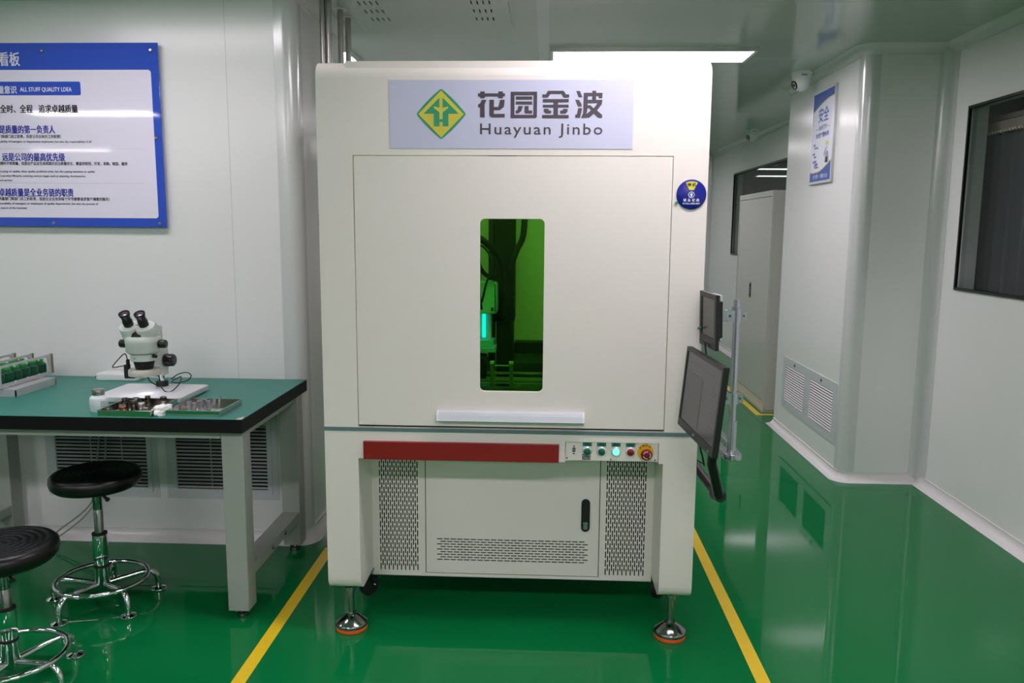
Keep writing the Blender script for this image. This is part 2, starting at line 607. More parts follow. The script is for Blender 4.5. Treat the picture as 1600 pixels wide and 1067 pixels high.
# vertical corner trims of the pillar and the left wall
def vtrim(name, foot):
    struct(name, MB().prism(foot, .03, CH - .03, 'z', smooth=True), 'alu_trim')

def convex_trim(cx, cy, r, a0, a1, t=.004, fl=.03):
    """quarter-round with two flat flanges, footprint polygon"""
    o = arc(cx, cy, r + t, a0, a1, 8)
    i = arc(cx, cy, r - .002, a1, a0, 8)
    d0 = Vector((math.sin(math.radians(a0)), -math.cos(math.radians(a0))))
    d1 = Vector((-math.sin(math.radians(a1)), math.cos(math.radians(a1))))
    if a1 < a0:
        d0, d1 = -d0, -d1
    A = Vector(o[0]) + d0 * fl
    B = Vector(o[-1]) + d1 * fl
    C = Vector(i[0]) + d1 * fl
    D = Vector(i[-1]) + d0 * fl
    return [tuple(A)] + o + [tuple(B), tuple(C)] + i + [tuple(D)]

vtrim('trim_4', convex_trim(XE - .06, YL + .06, .06, 270, 360))
vtrim('trim_5', convex_trim(XC + .055, 4.77 + .055, .055, 270, 180))
# concave cove between pillar and right wall
cc = [(XR + .002, 4.772), (XR - .055, 4.772)] + [(XR - .055 + .051 * math.sin(math.radians(a)), 4.715 + .051 * math.cos(math.radians(a))) for a in range(0, 91, 15)] + [(XR - .004, 4.66), (XR + .002, 4.66)]
vtrim('trim_6', cc)
cb = [(XR + .002, YB + .002), (XR - .05, YB + .002)] + [(XR - .05 + .046 * math.sin(math.radians(a)), YB - .05 + .046 * math.cos(math.radians(a))) for a in range(0, 91, 15)] + [(XR - .004, YB - .056), (XR + .002, YB - .056)]
vtrim('trim_7', cb)
# panel joints on walls and ceiling
sm = MB()
for x in (-1.44, -2.62, -3.8):
    sm.box(x - .001, x + .001, YL - .0008, YL + .002, .056, CH - .05)
struct('trim_8', sm, 'wall_seam')
struct('trim_9', MB().box(-.066, -.006, Y0, YB, CH - .006, CH + .002), 'alu_trim')
sm = MB()
for y in (3.92, 5.14, 7.4):
    sm.box(-.006, XR, y - .0012, y + .0012, CH - .001, CH + .002)
struct('trim_10', sm, 'alu_trim')

# windows -----------------------------------------------------------------
def window(name, y0, y1, z0, z1, pane, fmat, b=.014):
    fr = plate_mesh(rect(-y1, -y0, z0, z1), [rect(-y1 + b, -y0 - b, z0 + b, z1 - b)], .014, (XR - .004, 0, 0), '-x')
    f = struct(name, fr, fmat)
    part('pane', MB().box(XR + .012, XR + .017, y0 + b * .8, y1 - b * .8, z0 + b * .8, z1 - b * .8), pane, f, 'dark glass pane')
    return f
w1 = window('window_1', WY0, WY1, WZ0, WZ1, 'pane_dark', 'gloss_black')
w2 = window('window_2', FY0, FY1, FZ0, FZ1, 'pane', 'gloss_black', .02)
# curtain on its rail behind the near window
ct = MB()
n = 150
pts = []
for i in range(n + 1):
    y = 3.2 + 1.62 * i / n
    a = i * 0.8
    pts.append((2.425 + .016 * math.sin(a) + .008 * math.sin(a * .37 + 1), y))
back = [(p[0] + .004, p[1]) for p in pts][::-1]
ct.prism(pts + back, .9, 2.038, 'z', smooth=True)
cu = thing('curtain', 'charcoal pleated curtain hanging from a rail behind the near dark window', 'curtain', (2.43, 4.0, .9))
part('cloth', ct, 'curtain', cu)
part('curtain_rail', MB().box(2.385, 2.40, 3.3, 4.765, 2.040, 2.088, .004), 'rail_tan', cu, 'pale bronze curtain rail')
part('reflection_strip', MB().box(2.42, 2.43, 3.3, 4.74, 2.098, 2.126, .003), 'rail_tan', cu)  # pale strip standing in for light reflected above the rail
hk = MB()
y = 3.32
while y < 4.75:
    hk.lathe([(.008, 0), (.010, .004), (.008, .014), (0, .018)], (2.392, y, 2.041), (0, 0, -1), 10)
    y += .028
part('heading_folds', hk, 'rail_tan', cu)

# ceiling lamps -------------------------------------------------------------
G_OUT = 'ceiling light panels behind the camera'
def ceiling_lamp(x0, y0, label, group, m='panel', lx=1.2, ly=.33):
    t = thing('ceiling_light', label, 'ceiling light', (x0 + lx / 2, y0 + ly / 2, CH), group)
    fr = plate_mesh(rect(x0, x0 + lx, y0, y0 + ly), [rect(x0 + .02, x0 + lx - .02, y0 + .02, y0 + ly - .02)], .022, (0, 0, CH - .011), '+z')
    part('frame', fr, 'white', t)
    part('diffuser', MB().box(x0 + .018, x0 + lx - .018, y0 + .018, y0 + ly - .018, CH - .018, CH - .012), m, t, 'glowing white diffuser')
    return t
ceiling_lamp(0.0, 4.83, 'bright rectangular LED ceiling panel above the right half of the cream machine', 'LED ceiling panels')
ceiling_lamp(-2.38, 4.83, 'bright LED ceiling panel, only a corner showing beside the steel pipes', 'LED ceiling panels')
for (x, y) in ((0.0, 7.45), (-2.38, 7.45), (0.0, 10.0), (-2.38, 10.0)):
    ceiling_lamp(x, y, 'LED ceiling panel lighting the far aisle, hidden behind the cream machine', 'LED ceiling panels of the far aisle', 'panel_aisle')
for (x, y) in ((-2.38, 2.62), (0.0, 2.15), (-4.8, 2.62), (0.0, -.35), (-2.38, -.35), (-4.8, -.35), (0.0, -2.9), (-2.38, -2.9), (-7.1, -3.8), (0.0, -5.5), (-2.38, -5.5), (0.0, -8.1), (-2.38, -8.1), (0.0, -10.7), (-2.38, -10.7)):
    ceiling_lamp(x, y, 'LED ceiling panel over the front of the room, above and behind the viewer', G_OUT, ('panel_bench' if y > 2.3 else 'panel') if y > 1 else ('panel_mid' if y > -1 else ('panel_rear' if y > -6 else 'panel_end')))
for (x, y, s) in ((3.46, 13.6, 'nearer'), (3.91, 15.35, 'farther')):
    ceiling_lamp(x, y, 'thin bright lamp strip seen through the far window, %s of the two' % s, 'lamps of the next room', 'panel_far', 1.6, .3)

# ================================================================== THE MACHINE
MX0, MX1, MY, MYB = -.79, .536, 2.75, 4.15
mc = thing('laser_machine', 'big cream enclosed machine on levelling feet with a green window in its lifting door', 'machine', (-.127, 3.4, 0))

def perforated(mb, u0, u1, v0, v1, d0, d1, us, w, L, pitch, v_start, v_end, vertical=True):
    """sheet u0..u1 x v0..v1 with staggered slots whose long side runs along v; us = slot centre lines"""
    def B(a0, a1, b0, b1):
        if a1 - a0 < 1e-5 or b1 - b0 < 1e-5:
            return
        if vertical:
            mb.box(a0, a1, d0, d1, b0, b1)
        else:
            mb.box(b0, b1, d0, d1, a0, a1)
    cur = u0
    for j, u in enumerate(us):
        B(cur, u - w / 2, v0, v1)
        c = v0
        v = v_start + (pitch / 2 if j % 2 else 0)
        while v + L <= v_end + 1e-6:
            B(u - w / 2, u + w / 2, c, v)
            c = v + L
            v += pitch
        B(u - w / 2, u + w / 2, c, v1)
        cur = u + w / 2
    B(cur, u1, v0, v1)

# upper housing: front sheet with the door opening
DX0, DX1, DZ0, DZ1 = -.668, .419, .800, 1.748
part('front_panel', plate_mesh(rect(MX0, MX1, .797, 2.0), [rect(DX0, DX1, .797 + .001, DZ1)], .02, (0, MY + .01, 0)), 'paint', mc)
for x in (MX0, MX1 - .02):
    part('side_panel', MB().box(x, x + .02, MY + .02, MYB, .797, 2.0), 'paint', mc)
part('back_panel', MB().box(MX0 + .02, MX1 - .02, MYB - .02, MYB, .797, 2.0), 'paint_in', mc)
R = .06
full = [(MY, 2.0)] + [(MY + R - R * math.cos(math.radians(a)), 2.0 + R * math.sin(math.radians(a))) for a in range(9, 91, 9)] + [(MYB, 2.06), (MYB, 2.0)]
cut = [(MY, 2.0)] + [(MY + R - R * math.cos(math.radians(a)), 2.0 + R * math.sin(math.radians(a))) for a in (9, 18, 27, 36)]
yk = cut[-1][0]
cut += [(yk + .002, 2.0585), (MYB, 2.06), (MYB, 2.0)]
tp = MB()
tp.prism(full, MX0, -.691, 'x', smooth=True)
tp.prism(cut, -.691, .449, 'x', smooth=False)
tp.prism(full, .449, MX1, 'x', smooth=True)
part('top_cover', tp, 'paint', mc)
sl = MB().box(MX0 - .018, MX0 + .002, 2.80, 2.83, 1.505, 1.555, .006)
part('side_latch', sl, 'gloss_black', mc)

# lifting door with rounded window
WX0, WX1, WB, WT = -.2335, -.0095, .933, 1.537
door = part('sliding_door', plate_mesh(rect(DX0 + .004, DX1 - .004, DZ0 + .007, DZ1 - .004), [rrect(WX0, WX1, WB, WT, .018, 6)], .012, (0, MY + .009, 0), bev=.0015), 'paint', mc)
part('window_pane', MB().box(WX0 - .012, WX1 + .012, MY + .0155, MY + .0195, WB - .012, WT + .012), 'win_green', door, 'dark green see-through window')
hp = [(MY + .003, .826), (MY - .022, .828), (MY - .030, .832), (MY - .026, .852), (MY - .020, .861), (MY + .003, .864)]
hd = part('handle', MB().prism(hp, -.376, .131, 'x'), 'handle_alu', door, 'long brushed aluminium pull bar')
part('end_cap', MB().prism(hp, -.382, -.376, 'x'), 'white', door)
part('end_cap', MB().prism(hp, .131, .137, 'x'), 'white', door)
part('gap_shade_sheet', MB().box(DX0 + .002, DX1 - .002, MY + .017, MY + .06, .798, .84), 'dark', mc)  # black sheet behind the door gap, standing in for its shade
part('belt_strip', MB().box(MX0 - .001, MX1 + .001, MY - .002, MYB, .783, .797), 'teal_strip', mc, 'grey blue strip between the upper and lower housing')

# lower frame
def leg_prof(y0, y1, z0, z1, r):
    return [(y0, z1), (y0, z0 + r)] + [(y0 + r - r * math.cos(math.radians(a)), z0 + r - r * math.sin(math.radians(a))) for a in (18, 36, 54, 72, 90)] + [(y1, z0), (y1, z1)]
LXI0, LXI1 = -.669, .418
PY = 2.955                     # recessed front sheets
for a, b in ((MX0, LXI0), (LXI1, MX1)):
    part('front_leg', MB().prism(leg_prof(MY, 3.06, .176, .783, .05), a, b, 'x', smooth=True), 'paint', mc)
ap = MB()
ap.box(LXI0, .072, MY, MY + .03, .748, .783)
ap.box(LXI0, -.649, MY, MY + .03, .682, .748)
ap.box(.05, .072, MY, MY + .03, .682, .748)
ap.box(LXI0, .072, MY + .012, MY + .04, .682, .76)
ap.box(.072, LXI1, MY, MY + .03, .757, .783)
ap.box(.402, LXI1, MY, MY + .03, .683, .757)
ap.box(.072, LXI1, MY + .022, MY + .04, .686, .76)
ap.box(LXI0, LXI1, MY + .03, PY, .70, .783)
part('apron', ap, 'paint', mc)
part('drawer_front', MB().box(-.649, .050, MY - .010, MY + .012, .6815, .7475, .002), 'red', mc, 'long dark red drawer front')

# control panel
cp = part('control_panel', MB().box(.0735, .4005, MY + .008, MY + .022, .688, .756), 'paint', mc, 'recessed button panel')
YP = MY + .008
def btn(x, z, m, lit=False):
    b = MB()
    b.lathe([(.0165, 0), (.0165, .004), (.013, .007), (.0128, .009)], (x, YP, z), (0, -1, 0), 24)
    o = part('push_button', b, 'alu_white', mc, {'button_green': 'push button with a green cap', 'button_red': 'push button with a dark red cap', 'button_lit': 'push button glowing pale green'}[m])
    part('button_cap', MB().lathe([(.0125, .006), (.0122, .0125), (.010, .014), (0, .0145)], (x, YP, z), (0, -1, 0), 24), m, o)
for x, m, t in ((.150, 'button_green', '电源'), (.201, 'button_green', '启动'), (.252, 'button_lit', '激光'), (.303, 'button_red', '停止')):
    btn(x, .7235, m)
    tg = part('label_tag', MB().box(x - .016, x + .016, YP - .0012, YP + .001, .741, .7545), 'tag_teal', mc, 'small teal label tag')
    part('lettering', text_mesh(t, (x, YP - .0014, .745), .0085, align='c'), 'ink_black', tg)
    part('tag_edge', MB().box(x - .016, x + .016, YP - .0016, YP, .741, .7432), 'button_green', tg)
es = part('emergency_stop', MB().lathe([(.0285, 0), (.0285, .0035), (.027, .005)], (.356, YP, .7235), (0, -1, 0), 36), 'estop_yellow', mc, 'red mushroom stop button on a yellow disc')
part('button_cap', MB().lathe([(.012, .004), (.012, .014), (.0195, .016), (.0205, .022), (.018, .027), (.012, .0295), (0, .030)], (.358, YP, .719), (0, -1, 0), 32), 'button_red', es)
ar = []
for k in range(3):
    a0 = 75 + k * 120
    o = arc(0, 0, .0132, a0, a0 + 85, 8) + arc(0, 0, .0115, a0 + 85, a0, 8)
    ar.append(plate_mesh(o, [], .0006, (.358, YP - .0302, .719)))
part('arrow_ring', joined(ar, 'arrow_ring'), 'ink_white', es)
part('lettering', joined([text_mesh(c, (.356 + .024 * math.cos(math.radians(a)), YP - .0052, .7205 + .024 * math.sin(math.radians(a))), .009, align='c') for c, a in (('急', 140), ('停', 112), ('按', 84), ('钮', 56))], 'lettering'), 'ink_black', es)
so = MB().box(.0985, .1085, YP - .002, YP + .001, .719, .7345, .0008)
usb = part('data_socket', so, 'gloss_black', mc, 'small black socket between two screws')
part('socket_tongue', MB().box(.1015, .1055, YP - .0026, YP, .7215, .732), 'ink_grey', usb)
for x, z in ((.1035, .740), (.1035, .7125), (.079, .696), (.235, .6935), (.391, .6935)):
    part('screw', MB().lathe([(.0028, 0), (.0024, .0012), (0, .0015)], (x, YP, z), (0, -1, 0), 10), 'dark_steel', cp)
bl = part('warning_label', MB().box(.1335, .1625, YP - .0008, YP + .001, .6915, .7105), 'ink_black', mc, 'black label with white writing')
part('lettering', joined([text_mesh('禁止 关 闭', (.148, YP - .001, .7025), .0070, align='c', width=.0255), text_mesh('切勿触 动', (.148, YP - .001, .6945), .0070, align='c', width=.0255)], 'lettering'), 'ink_white', bl)

# recessed lower front: two perforated sheets and the access door
for nm, a, b, s0 in (('left', LXI0, -.461, -.6375), ('right', .215, LXI1, .2405)):
    pm = MB()
    us = [s0 + .0081 * j for j in range(19)]
    perforated(pm, a, b, .147, .70, PY, PY + .001, us, .0044, .0268, .0345, .172, .70)
    part('perforated_panel', pm, 'paint', mc, 'sheet with columns of narrow ventilation slots')
ad = MB()
AX0, AX1, AZ0 = -.458, .212, .1655
ad.box(AX0, AX1, PY - .001, PY + .002, .313, .70)
ad.box(AX0, AX1, PY - .001, PY + .002, AZ0, .2125)
perforated(ad, .2125, .313, AX0, AX1, PY - .001, PY + .0005, [.220 + .0105 * j for j in range(9)], .0042, .0215, .0263, -.4155, .172, False)
dr = part('access_door', ad, 'paint', mc, 'cupboard door with a block of ventilation slots')
part('sill_strip', MB().box(AX0 - .003, AX1 + .003, PY, PY + .002, .147, .1625), 'paint', mc)
lk = part('lock_plate', plate_mesh(rrect(.1445, .1755, .349, .477, .0154, 8), [], .006, (0, PY - .003, 0), bev=.001), 'gloss_black', dr, 'upright black oval door lock')
part('lock_lever', plate_mesh(rrect(.1505, .1695, .392, .468, .009, 6), [], .004, (0, PY - .0075, 0), bev=.001), 'black', dr)
lt = MB().box(.1515, .1685, PY - .0075, PY - .0055, .357, .386, .001)
lt.lathe([(.005, 0), (.005, .002), (0, .0024)], (.160, PY - .0075, .371), (0, -1, 0), 14)
part('latch', lt, 'zinc', dr)
part('slot_shade_sheet', MB().box(LXI0, LXI1, PY + .03, PY + .035, .15, .70), 'dark', mc)  # black sheet standing in for the darkness behind the slots
part('lower_cabinet', MB().box(MX0 + .012, MX1 - .012, 3.06, MYB - .02, .15, .783), 'paint', mc)
part('bottom_sheet', MB().box(LXI0, LXI1, PY, 3.07, .147, .150), 'paint', mc)

# feet and castors
def foot(x, y, parent):
    f = MB()
    f.lathe([(.004, .0), (.05, .0005)], (x, y, .0), (0, 0, 1), 32)
    f.lathe([(.058, .016), (.060, .020), (.0595, .028), (.057, .031), (.021, .056), (.0175, .057), (.0175, .064), (0, .064)], (x, y, 0), (0, 0, 1), 36)
    o = part('leveling_foot', f, 'foot_steel', parent, 'chrome foot with an orange rubber ring')
    part('foot_pad', MB().lathe([(.054, .0), (.058, .003), (.058, .013), (.056, .0165)], (x, y, 0), (0, 0, 1), 36), 'orange', o)
    st = MB()
    st.cyl((x, y, .055), (x, y, .178), .0105, seg=16)
    st.lathe([(.018, .150), (.018, .166)], (x, y, 0), (0, 0, 1), 6, smooth=False)
    st.lathe([(.026, .166), (.026, .172)], (x, y, 0), (0, 0, 1), 20)
    part('threaded_stem', st, 'zinc', o)
for x, y in ((-.722, 2.812), (.474, 2.816), (-.722, 4.05), (.474, 4.05)):
    foot(x, y, mc)
def castor(x, y, parent):
    wmb = MB().lathe([(.012, -.016), (.036, -.016), (.043, -.010), (.043, .010), (.036, .016), (.012, .016)], (x, y + .02, .102), (.8, -.6, 0), 28)
    o = part('caster', wmb, 'rubber', parent, 'black caster wheel lifted off the floor')
    fk = MB()
    for s in (-.021, .018):
        fk.prism([(y - .03, .172), (y + .03, .172), (y + .032, .102), (y + .02, .088), (y + .008, .102)], x + s, x + s + .003, 'x')
    fk.box(x - .024, x + .024, y - .03, y + .03, .170, .178)
    fk.cyl((x - .026, y + .02, .102), (x + .026, y + .02, .102), .007, seg=10)
    part('caster_fork', fk, 'zinc', o)
for x, y in ((-.688, 2.95), (.455, 2.99)):
    castor(x, y, mc)

# name plate with emblem and lettering
NPX0, NPX1, NPZ0, NPZ1 = -.539, .280, 1.770, 1.9945
npl = part('name_plate', MB().box(NPX0, NPX1, MY - .0018, MY + .001, NPZ0, NPZ1), 'plate', mc, 'wide lilac sticker with an emblem and large lettering')
def LP(u, v):
    return (-.47003 + u * .00043105, 1.98377 - v * .0004159)
def logo(polys, d, th=.0006):
    out = []
    for p in polys:
        outer, holes = p if isinstance(p, tuple) else (p, [])
        out.append(plate_mesh([LP(*q) for q in outer], [[LP(*q) for q in h] for h in holes], th, (0, MY - .0018 - d, 0)))
    return joined(out, 'emblem')
def bulge(pts, k):
    """closed polygon with its sides bowed outwards"""
    c = Vector((sum(p[0] for p in pts) / len(pts), sum(p[1] for p in pts) / len(pts)))
    o = []
    for i in range(len(pts)):
        a, b = Vector(pts[i]), Vector(pts[(i + 1) % len(pts)])
        m = (a + b) / 2
        dirv = (m - c).normalized()
        for t in (.035, .2, .4, .6, .8, .965):
            o.append(tuple(a.lerp(b, t) + dirv * (k * 4 * t * (1 - t) + (0 if .1 < t < .9 else 0))))
    return o
em = part('emblem', logo([bulge([(248, 41), (443, 242), (248, 442), (52, 242)], 9)], .0004), 'logo_green', mc, 'green and yellow diamond emblem')
part('emblem_field', logo([[(248, 57), (425, 242), (248, 427), (68, 242)]], .001), 'logo_yellow', em)
lh = [(235, 113), (110, 240), (190, 240), (190, 338), (235, 338), (235, 228), (190, 194), (190, 180), (235, 192)]
rh = [(260, 113), (387, 240), (305, 240), (305, 338), (260, 338), (260, 228), (305, 194), (305, 180), (260, 192)]
part('emblem_figure', logo([lh, rh, [(234, 283), (261, 283), (261, 304), (234, 304)]], .0016), 'logo_green', em)
hua = [[(536, 80), (553, 80), (553, 65), (588, 65), (588, 80), (693, 80), (693, 65), (730, 65), (730, 80), (746, 80), (746, 104), (730, 104), (730, 118), (693, 118), (693, 104), (588, 104), (588, 118), (553, 118), (553, 104), (536, 104)],
       [(565, 130), (603, 130), (588, 165), (588, 268), (553, 268), (553, 190), (537, 190), (537, 165), (552, 160)],
       [(625, 130), (660, 130), (660, 186), (695, 186), (708, 130), (744, 130), (738, 185), (705, 212), (660, 212), (660, 240), (745, 240), (745, 268), (640, 268), (625, 253)]]
yuan = [([(790, 67), (995, 67), (995, 262), (985, 273), (790, 273)], [[(820, 95), (967, 95), (967, 247), (820, 247)]]),
        [(830, 104), (957, 104), (957, 129), (830, 129)], [(830, 143), (957, 143), (957, 167), (830, 167)],
        [(850, 178), (886, 178), (872, 220), (850, 237), (830, 237), (830, 215), (843, 210)],
        [(898, 178), (930, 178), (930, 213), (957, 213), (957, 237), (905, 237), (898, 228)]]
jin = [[(1035, 88), (1062, 88), (1078, 60), (1200, 60), (1218, 88), (1243, 88), (1243, 113), (1200, 113), (1183, 85), (1097, 85), (1078, 113), (1035, 113)],
       [(1040, 124), (1240, 124), (1240, 150), (1158, 150), (1158, 168), (1240, 168), (1240, 190), (1158, 190), (1158, 248), (1242, 248), (1242, 274), (1035, 274), (1035, 248), (1122, 248), (1122, 190), (1040, 190), (1040, 168), (1122, 168), (1122, 150), (1040, 150)],
       [(1048, 200), (1080, 200), (1090, 213), (1105, 213), (1105, 237), (1062, 237), (1048, 222)],
       [(1200, 200), (1232, 200), (1232, 222), (1218, 237), (1175, 237), (1175, 213), (1190, 213)]]
bo = [[(1297, 62), (1325, 62), (1345, 110), (1318, 110)], [(1290, 130), (1318, 130), (1340, 165), (1340, 183), (1313, 183)],
      [(1314, 195), (1345, 195), (1330, 270), (1292, 270), (1292, 248), (1305, 242)],
      [(1355, 76), (1420, 76), (1420, 60), (1450, 60), (1450, 76), (1500, 76), (1497, 118), (1470, 118), (1472, 102), (1450, 102), (1450, 130), (1500, 130), (1495, 165), (1460, 212), (1500, 248), (1500, 270), (1470, 270), (1436, 238), (1400, 270), (1337, 270), (1352, 235)],
      ]
bo[3] = ([(1355, 76), (1420, 76), (1420, 60), (1450, 60), (1450, 76), (1500, 76), (1497, 118), (1470, 118), (1472, 102), (1450, 102), (1450, 130), (1500, 130), (1495, 165), (1460, 212), (1500, 248), (1500, 270), (1470, 270), (1436, 238), (1400, 270), (1337, 270), (1352, 235)],
         [[(1386, 102), (1420, 102), (1420, 130), (1386, 130)], [(1386, 156), (1462, 156), (1434, 196), (1408, 172), (1386, 172)], [(1385, 196), (1398, 196), (1412, 212), (1380, 240)]])
part('lettering', logo(hua + yuan + jin + bo, .0006), 'logo_ink', npl)
a, b = LP(553, 400), LP(1505, 400)
part('lettering', text_mesh('Huayuan Jinbo', (a[0], MY - .0024, a[1]), .0515, width=b[0] - a[0], off=.0002, space=1.18), 'logo_ink', npl)

# round status dial
dc = (.4815, 1.621)
dl = part('status_dial', MB().lathe([(.050, 0), (.050, .0035), (.0485, .0045), (0, .0045)], (dc[0], MY, dc[1]), (0, -1, 0), 48), 'dial_blue', mc, 'round blue status sign with a yellow sector')
yd = MY - .0047
def dpoly(pts, d=0):
    return plate_mesh([(dc[0] + x, dc[1] + z) for x, z in pts], [], .0004, (0, yd - d, 0))
part('dial_sector', dpoly(arc(0, -.002, .0455, 116, 64, 8) + [(.0075, .0145), (-.0075, .0145)]), 'ink_yellow', dl)
part('lettering', text_mesh('待 机', (dc[0], yd - .0006, dc[1] + .0275), .0125, align='c', off=.0002), 'ink_black', dl)
sym = [plate_mesh([(dc[0] + x, dc[1] + z) for x, z in circle(0, -.001, .0105, 28)], [[(dc[0] + x, dc[1] + z) for x, z in circle(0, -.001, .0085, 28)]], .0004, (0, yd - .0003, 0)),
       dpoly([(0, .0055), (.0055, -.0002), (.003, -.0002), (.003, -.0072), (-.003, -.0072), (-.003, -.0002), (-.0055, -.0002)], .0003),
       text_mesh('设 备 状 态', (dc[0], yd - .0006, dc[1] - .0225), .0105, align='c', width=.054, off=.0002),
       text_mesh('非工作人员禁止操作', (dc[0], yd - .0006, dc[1] - .0325), .0065, align='c', width=.058, off=.0001)]
part('symbol', joined(sym, 'symbol'), 'ink_white', dl)
part('knob', MB().lathe([(.0048, 0), (.0048, .005), (0, .0055)], (dc[0] - .0495, MY, dc[1] - .0275), (0, -1, 0), 16), 'knob_green', dl, 'small green knob')

# inside of the machine ------------------------------------------------------
part('work_table', MB().box(MX0 + .02, MX1 - .02, MY + .06, MYB - .02, .80, .86), 'zinc', mc)
part('inner_wall', MB().box(-.76, .50, 3.80, 3.81, .86, 2.0), 'paint_in', mc)
gc = MB()
gc.box(-.236, -.146, 3.55, 3.72, 1.09, 2.0)
gc.box(-.222, -.150, 3.50, 3.70, .80, 1.10, .01)
part('gantry_column', gc, 'dark', mc, 'black upright column')
part('column_rail', MB().box(-.262, -.240, 3.56, 3.72, .86, 2.0), 'black', mc)
part('rear_beam', MB().box(-.15, .50, 3.70, 3.79, .925, .975), 'black', mc)
rb = MB()
rb.box(-.76, .50, 3.30, 3.34, .895, .90)
rb.box(-.76, .50, 3.22, 3.30, .86, .885)
rb.box(-.76, .50, 3.10, 3.12, .86, .895)
part('table_rail', rb, 'post_grey', mc)
lhp = part('laser_head', MB().box(-.36, -.213, 3.36, 3.50, 1.145, 1.28, .004), 'laser_blue_lit', mc, 'white box of the laser head')
part('nozzle_tube', MB().box(-.36, -.238, 3.40, 3.48, 1.03, 1.146), 'alu_white', lhp)
hb = MB()
hb.box(-.40, -.225, 3.36, 3.46, 1.005, 1.03)
hb.box(-.40, -.215, 3.32, 3.44, .985, 1.003)
part('nozzle_block', hb, 'nozzle_blue_lit', lhp)
part('blue_lamp', MB().box(-.275, -.262, 3.385, 3.398, 1.04, 1.14), 'blue_lamp', lhp)
lb = MB()
for z in (1.158, 1.166):
    lb.box(-.236, -.226, 3.356, 3.361, z, z + .005)
lb.box(-.220, -.217, 3.357, 3.361, 1.15, 1.27)
part('head_marking', lb, 'ink_black', lhp)
wk = MB().prism([(-.40, .88), (-.40, .965), (-.30, .975), (-.255, .968), (-.243, .94), (-.25, .88)], 3.25, 3.38, 'y')
part('clamp_block', wk, 'dark', mc)
fb = MB()
fb.box(-.272, -.094, 2.97, 3.03, .862, .908)
fb.box(-.262, -.100, 2.96, 2.972, .905, .912)
part('fixture_base', fb, 'zinc', mc)
for x in (-.205, -.132):
    fp = part('fixture_post', MB().box(x - .0075, x + .0075, 2.985, 3.0, .908, .993), 'post_grey', mc)
    part('post_tip', MB().box(x - .008, x + .008, 2.983, 3.002, .993, 1.002), 'white', fp)
part('fixture_bar', MB().box(-.197, -.139, 2.99, 2.996, .984, .988), 'alu_white', mc)
def cable(pts, r, m='black', nm='cable'):
    part(nm, MB().tube(spline(pts, 8), r, 10), m, mc)
cable([(-.10, 3.52, 1.75), (-.10, 3.52, 1.58), (-.108, 3.52, 1.47), (-.135, 3.52, 1.41), (-.155, 3.52, 1.35), (-.155, 3.53, 1.30)], .0135, 'rubber')
cable([(-.40, 3.3, 1.44), (-.30, 3.3, 1.465), (-.25, 3.32, 1.44), (-.205, 3.38, 1.38), (-.19, 3.44, 1.30), (-.185, 3.48, 1.12)], .014, 'rubber')
cable([(-.40, 3.28, 1.39), (-.29, 3.28, 1.435), (-.245, 3.28, 1.41), (-.225, 3.28, 1.36), (-.232, 3.28, 1.32), (-.25, 3.28, 1.28), (-.27, 3.3, 1.2)], .0045, 'rubber')
cable([(-.285, 3.30, 1.42), (-.283, 3.30, 1.36), (-.262, 3.31, 1.32), (-.235, 3.34, 1.30), (-.21, 3.40, 1.285)], .009, 'rubber')
cable([(-.275, 3.27, 1.36), (-.277, 3.27, 1.24), (-.270, 3.29, 1.17)], .005, 'rubber')
for k in range(4):
    cable([(-.185 + .012 * k, 3.47, 1.22), (-.190 + .017 * k, 3.455, 1.16), (-.184 + .013 * k, 3.48, 1.10)], .0032, 'rubber')
part('inner_fill_lamp', MB().box(-.72, .45, 2.86, 2.92, 1.955, 1.975), 'inner_fill_lamp', mc)  # unseen strip, added to light the space behind the green window

# ================================================================== MONITORS ON THE MACHINE'S SIDE
# silver pole on a slotted bracket
mp = thing('monitor_pole', 'silver tubular monitor pole fixed to the side of the cream machine by a flat bracket', 'pole', (.695, 2.95, .66))
brp = [(.668, 2.915), (.674, 2.90), (.690, 2.89), (.708, 2.89), (.724, 2.90), (.730, 2.915), (.735, 3.55), (.536, 3.55), (.536, 3.46), (.672, 3.46)]
brh = rrect(.688, .714, 3.00, 3.43, .012, 4)
part('bracket', plate_mesh(brp, [brh], .02, (0, 0, .668), '+z', bev=.002), 'alu', mp)
tb = MB()
tb.cyl((.698, 2.935, .678), (.698, 2.935, .80), .0165, seg=28)
tb.cyl((.697, 2.935, .80), (.695, 2.935, 1.252), .0125, seg=28)
part('tube', tb, 'alu', mp)
for z in (.865, 1.172):
    cl = MB()
    cl.lathe([(.0185, 0), (.0185, .042)], (.696, 2.935, z), (0, 0, 1), 28)
    cl.prism(rrect(.700, .732, z + .003, z + .039, .012, 4), 2.927, 2.943, 'y')
    cl.prism(rrect(.655, .69, z, z + .042, .004, 3), 2.92, 2.945, 'y')
    part('clamp', cl, 'alu', mp)
part('stop_collar', MB().lathe([(.0165, 0), (.0165, .006), (.020, .006), (.020, .010)], (.696, 2.935, 1.2145), (0, 0, 1), 28), 'alu', mp)
for z in (.865, 1.172):
    for x, y, r in ((.668, 2.92, .0052), (.720, 2.927, .0042)):
        part('screw', MB().lathe([(r, 0), (r * .85, .002), (0, .002)], (x, y, z + .021), (0, -1, 0), 12), 'dark_steel', mp)
part('cross_arm', MB().box(.572, .662, 2.915, 2.932, 1.174, 1.212, .002).box(.572, .592, 2.69, 2.915, 1.180, 1.206), 'alu', mp)

